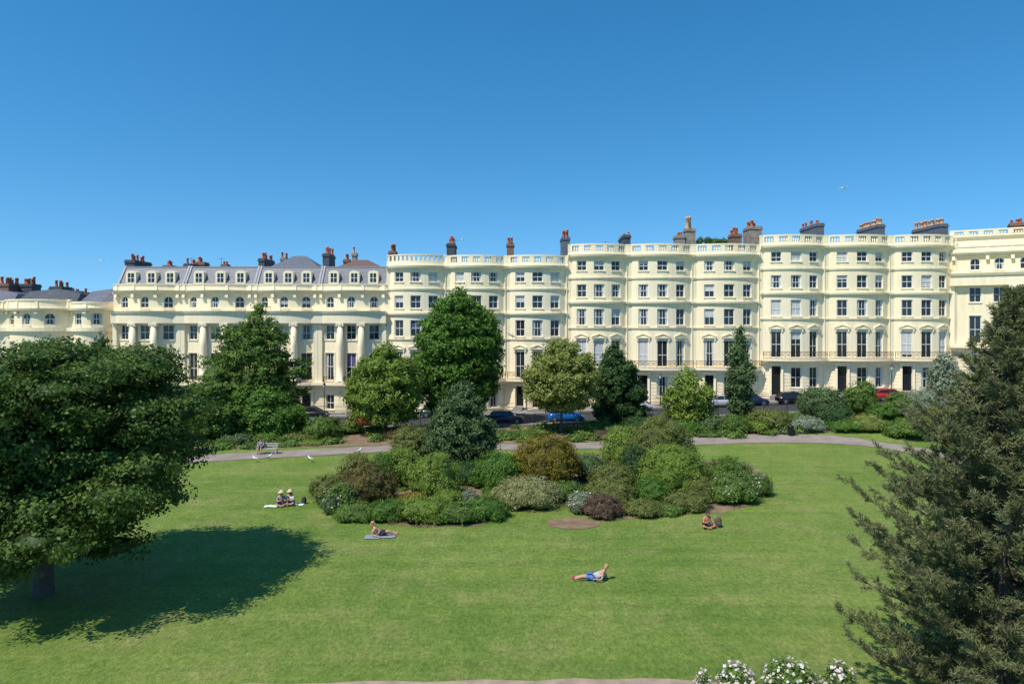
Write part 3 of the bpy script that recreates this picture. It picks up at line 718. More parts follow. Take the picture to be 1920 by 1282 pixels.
tree('tree','pale silver green tree beside the pine','tree',[(685,1755,1788),(712,1740,1800),(740,1735,1800)],76,L['silver'],7000,.28,.5,.14,9,core=.5)
tree('tree','slim dark tree peeking over the big left tree','tree',[(648,182,200),(680,165,218),(730,152,235)],72,L['dark'],6000,.3,.5,.14,10)
tree('tree','mid green tree right behind the big left tree','tree',[(738,345,420),(772,330,450),(800,335,450)],67,L['mid'],11000,.27,.45,.16,12,fr=.3)
tree('tree','spreading green tree at the foot of the pointed tree','tree',[(748,440,540),(775,425,576),(800,440,572)],70,L['rich'],13000,.27,.45,.16,13,fr=.3)
tree('tree','soft mid green tree rising from the island bed','tree',[(740,842,888),(766,820,908),(798,804,926),(830,798,932),(862,805,925)],53,L['bluegreen'],28000,.19,.38,.14,14,fr=.27,core=.5,shell=(.62,1.12))
tree('tree','small green tree behind the left path','tree',[(700,230,300),(745,215,320),(790,215,320)],68,L['mid'],8000,.28,.6,.14,15)

def shrub(x, hw, yt, D, mk, lab, i, grp, dens=1.0, flower=None, name='shrub', lump=6, depth=1.0, size=None, fl_n=120, fs=.95):
    X = gx(x,D); W_ = hw*D/F; g0 = gz(X,D); top = gzp(yt,D)-g0; top = max(top,.35)
    rn = random.Random(100+i); bl = []
    Ry = W_*depth; cz = g0+top*.42
    bl.append((X,D,cz,W_*.9,Ry*.9,top*.57))
    for k in range(lump):
        t = 2*math.pi*k/lump+rn.uniform(-.4,.4); q = rn.uniform(.34,.46)
        bl.append((X+math.cos(t)*W_*(1-q)*.96, D+math.sin(t)*Ry*(1-q)*.96, g0+top*rn.uniform(.22,.46), W_*q, Ry*q, top*q*.9))
    for k in range(lump-2):
        q = rn.uniform(.26,.4); bl.append((X+rn.uniform(-.4,.4)*W_, D+rn.uniform(-.45,.3)*Ry, g0+top*(1-q*.8)*rn.uniform(.9,.98), W_*q, Ry*q, top*q*.7))
    root = thing(name, lab, 'shrub' if name != 'rose_bush' else 'rose bush', (X,D,g0), group=grp)
    mb = MB()
    for k in range(5):
        t = k*1.256+rn.random(); mb.tube([(0,0,-.02),(math.cos(t)*W_*.25,math.sin(t)*Ry*.25,top*.35),(math.cos(t)*W_*.55,math.sin(t)*Ry*.55,top*.65)],[.05,.035,.015],5)
    mb.build('stem', M['bark'], root)
    sz = size or max(.09, D*.0024); cl = max(.18,min(.34,W_*.17))
    ar = W_*Ry*2+W_*top*4
    n = int(min(20000, dens*ar/(sz*sz*.6)*1.5))
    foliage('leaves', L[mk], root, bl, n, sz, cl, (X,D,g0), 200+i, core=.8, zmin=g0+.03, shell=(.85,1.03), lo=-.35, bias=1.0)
    if flower:
        fc = [(b[0],b[1],b[2],b[3]*1.06,b[4]*1.06,b[5]*1.06) for b in bl]
        foliage('blossom', L[flower], root, fc, fl_n, sz*fs, cl*.5, (X,D,g0), 400+i, core=0, aspect=.95, zmin=g0+.1, shell=(.99,1.06), lo=-.1, spread=.5, bias=1.2)
    return root
G1 = 'shrubs of the island bed'
isl = [(612,36,888,43.5,'olive','olive flowering shrub at the left tip of the island bed',dict(flower='cream',fl_n=70)),
(640,32,903,41.6,'mid','low shrub behind the left front of the island bed',dict(flower='white',fl_n=40)),
(690,60,865,43.3,'brown','dark olive brown dome left of centre in the island bed',{}),
(668,40,848,46,'olive','olive shrub at the back left of the island bed',{}),
(752,48,836,48,'lime','green dome shrub left behind the bright domed bush',{}),
(718,34,846,47,'rich','fresh green shrub at the back left of the island bed',{}),
(817,53,846,44,'lime','bright domed bush with bare stems, left half of the island bed',{}),
(772,42,795,55,'olive','tall brownish olive shrub left of the island bed tree',{}),
(930,52,846,47.5,'rich','vivid green spreading shrub right of the island bed tree',{}),
(872,48,866,49,'dark','dark shrub under the island bed tree',{}),
(1022,70,811,48,'rust','large olive and rust dome in the middle of the island bed',{}),
(988,70,895,42.8,'cream','wide cream variegated shrub in front of the rust dome',{}),
(672,50,944,39.9,'mid','low green shrub at the front left of the island bed',{}),
(727,42,936,39.6,'rich','second low green shrub from the left along the bed front',{}),
(795,56,932,39.4,'lime','low bright green mound at the front of the island bed',{}),
(855,46,940,39.2,'mid','low mid green mound, second from right of the left front',{}),
(912,46,932,39.9,'rich','low green mound at the right end of the left front',{}),
(775,34,922,42,'orange','small orange brown shrub in the left half of the island bed',{}),
(840,34,916,41.5,'lime','small vivid green shrub beside the orange brown one',{}),
(880,24,918,42.4,'grey','small grey leaved shrub near the cream shrub',{}),
(622,24,926,41,'bluegreen','small pale flowering shrub at the far left front of the island bed',dict(flower='white',fl_n=35)),
(1107,38,850,50,'bluegreen','grey green shrub right of the rust dome',{}),
(1170,46,795,52.5,'lime','yellow green dome at the back of the right half',{}),
(1238,70,779,50.5,'olive','tall feathery olive shrub at the top of the right half',{}),
(1190,34,830,47.5,'dark','dark green shrub below the yellow green dome',{}),
(1262,72,830,46,'lime','wide layered green shrub in the right half',{}),
(1150,46,866,46,'olive','sandy olive shrub in the centre of the right half',{}),
(1366,52,855,47,'mid','green shrub at the right end of the island bed',{}),
(1372,54,888,43.7,'mid','rose covered shrub at the right front end of the island bed',dict(flower='pink',fl_n=80)),
(1424,26,886,45.2,'mid','small shrub with white roses at the right tip',dict(flower='white',fl_n=90)),
(1316,30,893,43.6,'olive','small olive shrub right of the layered green shrub',{}),
(1128,42,926,40.3,'purple','purple brown shrub at the front of the right half',{}),
(1090,28,920,41,'grey','white flowering shrub left of the purple brown one',dict(flower='white',fl_n=80)),
(1145,50,900,43.2,'olive','low olive mound behind the purple brown shrub',{}),
(1222,38,894,43.6,'rich','vivid rounded green shrub in the right half',{}),
(1288,48,919,42,'olive','flat topped olive shrub at the right front',{}),
(1205,42,937,40.6,'olive','low olive green mound at the front of the right half',dict(flower='cream',fl_n=40)),
(1250,38,942,41.0,'mid','low mid green mound beside the flat topped olive shrub',{}),
(1062,34,900,44,'mid','small green shrub between the two halves of the bed',{})]
for i, t in enumerate(isl): shrub(*t[:6], i, G1, **t[6])
G2 = 'shrubs of the border along the far railing'
bor = [(605,38,780,69,'mid','rounded green bush above the left path'),(445,45,812,66,'bluegreen','low green bush behind the left path near the big tree'),(500,36,805,67,'rich','green bush behind the bench'),(560,34,812,67,'olive','low olive bush right of the bench'),
(585,30,832,64.8,'lime','low lime hedge clump by the left path'),(540,26,834,64,'mid','low mid green hedge clump by the left path'),(655,26,788,72,'mid','green bush at the left end of the red car'),(706,22,794,72,'rich','green bush under the bright round tree'),(745,34,800,69,'brown','brownish bush under the bright round tree'),(790,34,800,68,'dark','dark bush between the two round trees'),(940,30,806,70,'bluegreen','blue green bush behind the island bed'),(985,26,808,69,'mid','small green bush left of the slim trunk'),(930,24,818,67.6,'lime','small lime bush near the middle of the path'),(1022,22,796,72,'dark','dark bush at the left end of the blue car'),
(1150,30,795,71,'mid','green bush right of the slim trunk'),(1112,22,793,72,'rich','vivid bush at the right end of the blue car'),(1195,30,780,71,'dark','dark bush before the dark tree'),(1235,30,778,71,'olive','olive bush under the airy tree'),(1285,34,788,70,'rich','vivid bush under the airy tree'),(1335,32,780,71,'bluegreen','blue green bush left of the columnar tree'),(1378,34,776,70,'mid','green bush at the foot of the columnar tree'),
(1440,48,766,71,'olive','wide brown olive shrub behind the right path'),(1420,24,787,69.5,'lime','small lime shrub behind the right path'),(1510,36,780,70,'silver','pale silver shrub behind the right path'),(1460,26,800,69.6,'grey','small grey shrub by the right path'),(1540,50,722,75,'bluegreen','tall blue green bush in front of the doors'),(1612,34,712,75,'mid','tall green bush left of the red car'),(1580,38,788,70,'rich','vivid low bush by the right path'),(1625,36,776,70,'yellowgreen','yellowish bush by the right path'),(1690,32,733,74,'mid','green bush in front of the red car'),(1650,30,756,73,'rich','vivid bush just below the red car'),(1728,36,728,73,'silver','grey green bush beside the pine'),(1700,50,790,68,'mid','green bush behind the pine branches'),(1565,40,760,72,'dark','dark bush under the tall blue green bush'),(1480,30,770,72,'mid','mid green bush behind the black bin'),(1770,50,760,70,'olive','olive bush hidden behind the pine'),(1850,50,760,70,'mid','green bush far behind the pine')]
for i, t in enumerate(bor): shrub(*t, 60+i, G2)
rn = random.Random(9); gb = []
for k in range(230):
    X = rn.uniform(-45,58); Y = rn.uniform(ed(X)+.3, 75.0); q = rn.uniform(.6,1.3); gb.append((X,Y,gz(X,Y)+.1,q,q,rn.uniform(.2,.6)))
o = foliage('ground_cover', L['mid'], None, gb, 60000, .22, .4, (0,0,0), 900, core=.8, zmin=-5, lo=-.1); tag(o,'low green planting filling the border behind the path','plants'); o['kind'] = 'stuff'
gb = []
for k in range(130):
    t = rn.uniform(0,2*math.pi); r = math.sqrt(rn.random()); X = 1.9+13.3*r*math.cos(t); Y = 48.5+9.0*r*math.sin(t)
    if abs(X-1.5) < 3 and Y < 43.5: continue
    q = rn.uniform(.4,.9); gb.append((X,Y,.08,q,q,rn.uniform(.15,.35)))
o = foliage('ground_cover', L['mid'], None, gb, 35000, .14, .3, (0,0,0), 901, core=.8, zmin=.02, lo=-.1); tag(o,'low leafy planting between the shrubs of the island bed','plants'); o['kind'] = 'stuff'
G3 = 'rose bushes at the bottom'
for i, (x, hw, yt, lab) in enumerate([(1318,14,1260,'small sprawling rose bush, leftmost at the bottom edge'),(1382,36,1244,'pale pink rose bush left of the widest one at the bottom'),(1482,52,1240,'widest pale pink rose bush at the bottom edge'),(1575,32,1244,'pink rose bush at the foot of the pine')]):
    shrub(x, hw, yt, 20.4, 'mid', lab, 110+i, G3, flower='pink', name='rose_bush', size=.07, fl_n=200, fs=1.5)
r = thing('roof_plants','green potted plants on the roof terrace behind the balustrade','plants',(gx(1335,94),94,gzp(460,94)))
for k in range(4):
    mb = MB(); mb.lathe((-1.5+k,0,0),[(.15,0),(.2,.35)],8); mb.build('pot', M['pot'], r)
foliage('leaves', L['mid'], r, [(gx(1335,94)-1.5+k,94,gzp(452,94),.55,.4,.45) for k in range(4)], 900,.25,.3,tuple(r.location),77,core=.6)

def pine():
    X, D = gx(1875,20.5), 20.5; rn = np.random.default_rng(5)
    root = thing('pine_tree','tall feathery pine filling the right edge','tree',(X,D,0))
    mb = MB(); top = 12.2; tx = lambda h: .35*(h/top)**2*1.4
    mb.tube([(tx(h),.1*math.sin(h),h) for h in np.linspace(-.1,top,12)], list(np.linspace(.24,.03,12)), 9); mb.build('trunk', M['bark'], root, True)
    NP = []; ND = []; NT = []; br = MB(); NB = 290
    for k in range(NB):
        h = .3+11.7*((k+.5)/NB)**.98
        Lm = float(np.interp(h,[.3,2,3.5,5,6.5,7.5,8.6,9.5,10.5,12],[4.1,4.4,4.3,3.9,3.3,2.7,1.9,1.25,.8,.25]))*rn.uniform(.55,1.05)
        az = k*2.39996+rn.uniform(-.3,.3); dr = np.array([math.cos(az),math.sin(az)])
        rise = rn.uniform(.1,.45); btint = rn.uniform(0,.5)
        def bp(t): return np.array([tx(h)+dr[0]*Lm*t, dr[1]*Lm*t, h+Lm*(-.15*math.sin(t*2.6)+rise*t*t)])
        br.tube([bp(t) for t in (0,.25,.5,.75,1)], [.04,.03,.022,.016,.01], 4)
        nt = int(6+Lm*4.6)
        for j in range(nt):
            t = .25+.75*(j+rn.uniform(0,1))/nt; p = bp(t); s = rn.choice((-1,1))
            side = np.array([-dr[1]*s, dr[0]*s])*rn.uniform(.2,1.1); fw = dr*rn.uniform(.1,.8)
            td = np.array([side[0]+fw[0], side[1]+fw[1], rn.uniform(.1,1.0)]); td /= np.linalg.norm(td)
            tl = rn.uniform(.3,.62)*(1.15-.4*t)*min(1,Lm/2.2+.3)
            br.tube([p,p+td*tl], [.01,.005], 3, False)
            for q in np.linspace(.3,1,4):
                c = p+td*tl*q; m = 13
                d = td*.7+rn.normal(size=(m,3))*.65; d = d/np.linalg.norm(d,axis=1)[:,None]
                NP.append(np.repeat(c[None],m,0)+rn.normal(size=(m,3))*.03); ND.append(d); NT.append(np.clip(btint+.2*q-.05+rn.uniform(0,.4,m),0,1))
    br.build('branch', M['bark'], root)
    P = np.vstack(NP); Dv = np.vstack(ND); T = np.concatenate(NT); n = len(P)
    a = unit(np.cross(Dv, rn.normal(size=(n,3)))); Ln = rn.uniform(.09,.165,(n,1)); w = .013
    V = np.stack([P-a*w, P+a*w, P+Dv*Ln+a*w*.5, P+Dv*Ln-a*w*.5],1).reshape(-1,3)
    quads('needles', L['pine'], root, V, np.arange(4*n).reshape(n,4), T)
pine()

# ------------------------------------------------------------ fence
fr = thing('iron_fence','black iron railing along the far edge of the garden','fence',(0,75.6,0))
xsf = np.arange(-50,60.01,2.5); mb = MB()
for a_, b_ in zip(xsf[:-1], xsf[1:]):
    za, zb_ = st(a_), st(b_)
    for q in (.15,1.15): mb.tube([(a_,0,za+q),(b_,0,zb_+q)], .025, 4)
    for k in range(16):
        t = k/16; x = a_+2.5*t; z = za+(zb_-za)*t; mb.tube([(x,0,z),(x,0,z+1.3)], .017, 3, False)
mb.build('railing', M['iron'], fr)
for x in xsf:
    g = MB(); g.tube([(x,0,st(x)-.1),(x,0,st(x)+1.35)], .04, 6); g.ell((x,0,st(x)+1.4),(.06,.06,.07),6,4); g.build('post', M['iron'], fr)
b = MB(); b.lathe((0,0,0),[(.2,0),(.26,.08),(.27,.85),(.3,.9),(.27,1.0),(.1,1.08)],14)
X = gx(1478,gd(820)); o = b.build('litter_bin', M['iron'], None, True); o.location = (X,gd(822),gz(X,gd(822))); tag(o,'black litter bin beside the right path','bin')
for i, px in enumerate((608,1238,1672)):
    X = gx(px,87); r = thing('street_lamp', ['black street lamp before the fourth columned house','black street lamp behind the airy light green tree','black street lamp near the red car'][i], 'lamp', (X,87,st(X)+.13), group='street lamps on the far pavement')
    g = MB(); g.lathe((0,0,0),[(.12,0),(.1,.5),(.05,.6),(.04,3.4),(.08,3.5)],8); g.build('post', M['iron'], r, True)
    g = MB(); g.lathe((0,0,3.5),[(.1,0),(.2,.4)],6); g.build('lantern', M['lamp_g'], r)
    g = MB(); g.lathe((0,0,3.9),[(.24,0),(.05,.2),(.02,.3)],6); g.build('lantern_cap', M['iron'], r)

# ------------------------------------------------------------ cars
def car(px, Y, paint, lab, rz=0, k=1.0):
    X = gx(px,Y); root = thing('parked_car', lab, 'car', (X,Y,st(X)+.02), rz, 'cars parked along the street')
    def ring(x,hw,zl,zh,t=1.0):
        return [(x*k,-hw,zl+.12),(x*k,-hw*.9,zl),(x*k,hw*.9,zl),(x*k,hw,zl+.12),(x*k,hw*1.0,zl+(zh-zl)*.65),(x*k,hw*.9*t,zh),(x*k,-hw*.9*t,zh),(x*k,-hw*1.0,zl+(zh-zl)*.65)]
    g = MB(); g.loft([ring(*q) for q in ((-2.05,.68,.38,.72),(-1.98,.79,.27,.90),(-1.5,.86,.22,.97),(0,.88,.22,.96),(1.0,.87,.22,.93),(1.65,.83,.24,.82),(1.95,.76,.28,.70),(2.05,.66,.34,.60))]); g.build('body', M['paint_'+paint], root, True)
    g = MB(); g.loft([[(x*k,-hw,.9),(x*k,hw,.9),(x*k,hw*tt,z),(x*k,-hw*tt,z)] for x, hw, z, tt in ((-1.85,.76,.93,1),(-1.4,.77,1.36,.84),(-.3,.78,1.45,.82),(.35,.78,1.40,.82),(1.15,.76,.92,1))]); g.build('windows', M['glass'], root)
    g = MB(); g.loft([[(x*k,-hw,z-.04),(x*k,hw,z-.04),(x*k,hw*.9,z+.03),(x*k,-hw*.9,z+.03)] for x, hw, z in ((-1.45,.66,1.36),(-.3,.67,1.46),(.38,.66,1.41))])
    for s in (-1,1):
        for q in (((-1.45,.66,1.36),(-1.85,.76,.93)),((-.3,.655,1.43),(-.35,.785,.93)),((.38,.66,1.38),(1.15,.765,.92))):
            g.tube([(q[0][0]*k,s*q[0][1],q[0][2]),(q[1][0]*k,s*q[1][1],q[1][2])], .035, 5)
    g.build('roof', M['paint_'+paint], root)
    for s in (-1,1):
        for x in (-1.28,1.28):
            g = MB(); g.tube([(x*k,s*.70,.32),(x*k,s*.9,.32)], .32, 18); w = g.build('wheel', M['rubber'], root)
            g = MB(); g.tube([(x*k,s*.89,.32),(x*k,s*.915,.32)], .2, 12); g.build('rim', M['rim'], w)
        g = MB(); g.ell((1.93*k,s*.6,.62),(.12,.16,.08),8,5); g.build('headlight', M['lamp_g'], root)
        g = MB(); g.ell((-1.98*k,s*.66,.78),(.08,.12,.1),8,5); g.build('tail_light', M['lamp_r'], root)
        g = MB(); g.ell((.75*k,s*.98,.98),(.08,.1,.07),8,5); g.build('wing_mirror', M['paint_'+paint], root)
PI = math.pi
for t in [(1060,78.6,'blue','bright blue car behind the slim trunked round tree',0,1.0),(948,78.6,'navy','dark navy car left of the bright blue car',0,1),(684,78.6,'red','red car behind the bright round tree',PI,.95),(500,78.6,'silver','silver car behind the leftmost bushes',0,1.05),(560,79,'white','white car right of the silver car at left',0,1.0),(1150,78.6,'black','black car right of the bright blue car',0,1),
          (1488,85,'black','black car in front of the seventh bow fronted house',0,1),(1668,85,'red','red car by the street at right',0,1),(1408,85,'navy','dark blue car right of the columnar tree',0,1),(1350,84.8,'silver','silver car left of the columnar tree',PI,1),(1190,85,'silver','silver car behind the dark tree',0,1),(820,85,'green','dark green car behind the tallest tree',0,1),(585,85,'black','black car at the foot of the columned houses',0,1),(1560,85,'white','white car between the black and the red cars',0,1),(880,78.6,'silver','silver car left of the navy car',0,1)]:
    car(*t)

# ------------------------------------------------------------ benches
def bench(px, py, lab, mat, rz=0, w=1.8):
    Y = gd(py); X = gx(px,Y); r = thing('park_bench', lab, 'bench', (X,Y,gz(X,Y)+.03), rz, 'park benches along the path')
    g = MB()
    for k in range(4): g.box(-w/2,w/2,-.25+k*.13,-.15+k*.13,.43,.465)
    g.build('seat', mat, r)
    g = MB()
    for k in range(3): g.box(-w/2,w/2,.28+k*.02,.31+k*.02,.55+k*.13,.64+k*.13)
    g.build('backrest', mat, r)
    for s in (-1,1):
        for y in (-.2,.28):
            g = MB(); g.box(s*(w/2-.12)-.035,s*(w/2-.12)+.035,y-.035,y+.035,0,.427 if y < 0 else .9); g.build('leg', mat, r)
        g = MB(); g.box(s*(w/2-.05)-.03,s*(w/2-.05)+.03,-.28,.27,.62,.66); g.build('armrest', mat, r)
    return r
bn = bench(501,851,'pale wooden bench beside the left path with a seated person', M['wood'])
bench(1132,826,'dark bench near the middle of the far path', M['darkwood'])

# ------------------------------------------------------------ people
def skin(name, mat, parent, verts, edges, radii, root=0, sub=1):
    me = bpy.data.meshes.new(name); me.from_pydata(verts, edges, []); me.update()
    o = bpy.data.objects.new(name, me); C.objects.link(o); me.materials.append(mat)
    if parent: o.parent = parent
    sk = o.modifiers.new('skin','SKIN'); sk.use_smooth_shade = True
    for i, v in enumerate(me.skin_vertices[0].data):
        v.radius = (radii[i], radii[i]); v.use_root = (i == root)
    s = o.modifiers.new('sub','SUBSURF'); s.levels = sub; s.render_levels = sub
    return o
RAD = dict(pelvis=.14,waist=.12,chest=.14,neck=.055,chin=.075,head=.10,crown=.075,nose=.022,sl=.07,el=.045,wl=.03,hl=.035,sr=.07,er=.045,wr=.03,hr=.035,pl=.095,kl=.065,al=.042,fl=.035,pr=.095,kr=.065,ar=.042,fr=.035)
EDG = [('pelvis','waist'),('waist','chest'),('chest','neck'),('neck','chin'),('chin','head'),('head','crown'),('head','nose'),('chest','sl'),('sl','el'),('el','wl'),('wl','hl'),('chest','sr'),('sr','er'),('er','wr'),('wr','hr'),('pelvis','pl'),('pl','kl'),('kl','al'),('al','fl'),('pelvis','pr'),('pr','kr'),('kr','ar'),('ar','fr')]
def person(lab, loc, rz, J, skinm, hair, top=None, bottom=None, shoes=None, hat=None, hairlong=False):
    root = thing('person', lab, 'person', loc, rz)
    v = {k: Vector(p) for k, p in J.items()}
    f = (v['nose']-v['head']).normalized()
    names = list(v.keys()); V = [tuple(v[n]) for n in names]; E = [(names.index(a),names.index(b)) for a, b in EDG]; Rr = [RAD[n] for n in names]
    for w, h in (('wl','hl'),('wr','hr')):
        d = (v[h]-v[w]).normalized(); side = d.cross(Vector((0,0,1)))
        if side.length < .1: side = Vector((1,0,0))
        side.normalize()
        for q in range(5):
            sp = (-.032,-.011,.011,.030,.045)[q]; ln = (.075,.085,.08,.065,.05)[q]
            i = len(V); base = v[h]+side*sp+d*.02
            tip = base+d*ln*.6-Vector((0,0,.01)); tip2 = base+d*ln-Vector((0,0,.02))
            if q == 4: base = v[w].lerp(v[h],.4)+side*.035; tip = base+side*.03+d*.03; tip2 = tip+d*.03
            V += [tuple(base),tuple(tip),tuple(tip2)]; Rr += [.011,.009,.007]; E += [(names.index(h),i),(i,i+1),(i+1,i+2)]
    skin('body', M[skinm], root, V, E, Rr, names.index('pelvis'))
    def cloth(nm, mat, ks, ed_, sc, ends={}):
        VV = [tuple(v[k]) if k not in ends else tuple(v[ends[k][0]].lerp(v[k], ends[k][1])) for k in ks]
        skin(nm, M[mat], root, VV, [(ks.index(a),ks.index(b)) for a, b in ed_], [RAD[k]*sc for k in ks], 0)
    if top: cloth('shirt', top, ['waist','pelvis','chest','sl','el','sr','er'], [('pelvis','waist'),('waist','chest'),('chest','sl'),('sl','el'),('chest','sr'),('sr','er')], 1.14, {'el':('sl',.75),'er':('sr',.75)})
    if bottom: cloth('shorts', bottom, ['pelvis','pl','kl','pr','kr'], [('pelvis','pl'),('pl','kl'),('pelvis','pr'),('pr','kr')], 1.16, {'kl':('pl',.8),'kr':('pr',.8)})
    if shoes:
        for s in 'lr':
            a, b = v['a'+s], v['f'+s]; dd = (b-a); skin('shoe', M[shoes], root, [tuple(a-dd*.2),tuple(a.lerp(b,.5)),tuple(b+dd*.15)], [(0,1),(1,2)], [.055,.055,.045])
    c = v['head'].lerp(v['crown'],.45)-f*.025
    g = MB(); g.ell(c,(.115,.115,.105),12,8); g.build('hair', M[hair], root, True)
    for s in (-1,1):
        sd_ = f.cross(Vector((0,0,1)))
        if sd_.length > .1:
            g = MB(); g.ell(v['head']+sd_.normalized()*s*.038+f*.092+Vector((0,0,.01)),(.012,.012,.010),6,4); g.build('eye', M['darkcloth'], root)
            g = MB(); g.ell(v['head']+sd_.normalized()*s*.105+Vector((0,0,-.01)),(.018,.022,.032),6,4); g.build('ear', M[skinm], root)
    if hairlong: g = MB(); g.ell(v['neck']-f*.07+Vector((0,0,.03)),(.09,.06,.16),8,6); g.build('hair', M[hair], root, True)
    if hat:
        g = MB(); cc = v['crown']+Vector((0,0,-.01)); g.tube([cc+Vector((0,0,z)) for z in (-.01,.0,.012,.10,.13)], [.22,.225,.12,.11,.07], 16); g.build('hat', M[hat], root, True)
    return root
def at(px, py): Y = gd(py); return (gx(px,Y), Y, .02)
recl = dict(pelvis=(0,0,.14),waist=(.17,0,.18),chest=(.36,0,.29),neck=(.50,0,.42),chin=(.53,-.03,.48),head=(.56,-.02,.56),crown=(.60,0,.64),nose=(.50,-.12,.54),
 sl=(.40,-.18,.32),el=(.34,-.28,.10),wl=(.14,-.28,.10),hl=(.06,-.27,.12),sr=(.46,.17,.36),er=(.62,.18,.09),wr=(.50,.28,.05),hr=(.42,.32,.04),
 pl=(-.08,-.1,.13),kl=(-.46,-.14,.19),al=(-.84,-.14,.08),fl=(-.93,-.16,.17),pr=(-.08,.1,.13),kr=(-.44,.12,.13),ar=(-.82,.06,.07),fr=(-.92,.05,.16))
person('person in grey shirt and blue shorts reclining on one elbow on the open lawn', at(1112,1087), 0, recl, 'skin','blond','greyshirt','denim','pinkshoe')
cross = dict(pelvis=(0,0,.14),waist=(0,-.02,.30),chest=(0,-.05,.48),neck=(0,-.08,.64),chin=(0,-.12,.69),head=(0,-.13,.77),crown=(0,-.11,.86),nose=(0,-.24,.76),
 sl=(-.19,-.06,.55),el=(-.27,-.18,.32),wl=(-.12,-.32,.36),hl=(-.06,-.35,.42),sr=(.19,-.06,.55),er=(.28,-.2,.32),wr=(.12,-.34,.34),hr=(.06,-.36,.4),
 pl=(-.1,-.05,.12),kl=(-.38,-.32,.17),al=(-.02,-.44,.08),fl=(.1,-.46,.07),pr=(.1,-.05,.12),kr=(.38,-.32,.17),ar=(.04,-.34,.09),fr=(-.1,-.36,.08))
person('sunburnt person sitting cross legged on the lawn right of the island bed', at(1325,989), .2, cross, 'tan','hair',None,'darkcloth')
lean = dict(pelvis=(0,0,.13),waist=(-.12,0,.22),chest=(-.28,0,.36),neck=(-.38,0,.50),chin=(-.37,-.02,.56),head=(-.38,-.02,.64),crown=(-.41,0,.72),nose=(-.27,-.06,.62),
 sl=(-.30,-.17,.42),el=(-.46,-.2,.12),wl=(-.30,-.28,.06),hl=(-.22,-.3,.06),sr=(-.32,.17,.42),er=(-.48,.2,.12),wr=(-.34,.28,.06),hr=(-.26,.3,.06),
 pl=(.06,-.1,.12),kl=(.42,-.14,.28),al=(.78,-.12,.08),fl=(.88,-.13,.08),pr=(.06,.1,.12),kr=(.46,.12,.14),ar=(.86,.12,.07),fr=(.94,.12,.14))
person('sunbather reclining on their elbows on a grey towel', at(714,1004), .1, lean, 'skin','blond',None,'darkcloth',hairlong=True)
person('seated person in dark top and straw hat, left of the pair', at(527,948), .5, cross, 'skin','hair','bluecloth','darkcloth',hat='straw')
person('seated person in white top and sun hat, right of the pair', at(546,946), -.3, cross, 'skin','hair','whitecloth','bluewear',hat='straw',hairlong=True)
sitb = dict(pelvis=(0,.08,.58),waist=(0,.1,.74),chest=(0,.08,.92),neck=(0,.04,1.08),chin=(0,0,1.13),head=(0,-.01,1.21),crown=(0,.01,1.30),nose=(0,-.12,1.2),
 sl=(-.19,.06,.99),el=(-.27,-.02,.76),wl=(-.16,-.22,.66),hl=(-.12,-.29,.66),sr=(.19,.06,.99),er=(.27,-.02,.76),wr=(.16,-.22,.66),hr=(.12,-.29,.66),
 pl=(-.1,.04,.56),kl=(-.13,-.36,.55),al=(-.13,-.34,.1),fl=(-.14,-.48,.05),pr=(.1,.04,.56),kr=(.13,-.36,.55),ar=(.13,-.38,.1),fr=(.14,-.52,.05))
person('person in dark clothes sitting at the left end of the pale bench', (bn.location.x-.55, bn.location.y, bn.location.z), 0, sitb, 'skin','hair','bluecloth','darkcloth','darkcloth')
def cloth_sheet(px, py, w, d, mat, name, lab, rz=0):
    mb = MB(); n = 10; rn = random.Random(int(px))
    for i in range(n+1):
        for j in range(n+1): mb.v.append((-w/2+w*i/n+rn.uniform(-.02,.02), -d/2+d*j/n+rn.uniform(-.02,.02), .012+abs(rn.gauss(0,.014))))
    for i in range(n):
        for j in range(n): mb.f.append((i*(n+1)+j,(i+1)*(n+1)+j,(i+1)*(n+1)+j+1,i*(n+1)+j+1))
    o = mb.build(name, M[mat], None, True); o.location = at(px,py)[:2]+(.01,); o.rotation_euler.z = rz; tag(o, lab, 'towel')
cloth_sheet(713,1006,1.6,.7,'towel','beach_towel','grey blue towel under the sunbather',.15)
cloth_sheet(513,949,1.1,.5,'whitecloth','picnic_blanket','white cloth on the grass left of the two people in hats',.1)
cloth_sheet(558,946,.8,.4,'whitecloth','picnic_blanket','white cloth on the grass right of the two people in hats',-.1)
def bag(px, py, mat, lab, s=1.0, nm='backpack'):
    r = thing(nm, lab, 'bag', at(px,py), .3)
    g = MB(); g.loft([[(math.cos(t)*rx_*s,math.sin(t)*ry_*s,z*s) for t in np.linspace(0,2*PI,12,endpoint=False)] for rx_, ry_, z in ((.14,.09,0),(.17,.12,.08),(.17,.12,.3),(.13,.09,.42),(.05,.04,.47))]); g.build('bag_body', M[mat], r, True)
    g = MB(); g.ell((0,-.12*s,.16*s),(.11*s,.05*s,.1*s),10,6); g.build('front_pocket', M[mat], r, True)
    for q in (-1,1):
        g = MB(); g.tube([(q*.06*s,.08*s,.4*s),(q*.08*s,.18*s,.3*s),(q*.08*s,.15*s,.08*s)], .015, 5); g.build('strap', M['darkcloth'], r)
bag(1347,988,'brownbag','brown backpack standing on the grass right of the cross legged person',1.15)
bag(570,944,'darkcloth','dark bag lying at the right of the pair in hats',.9)

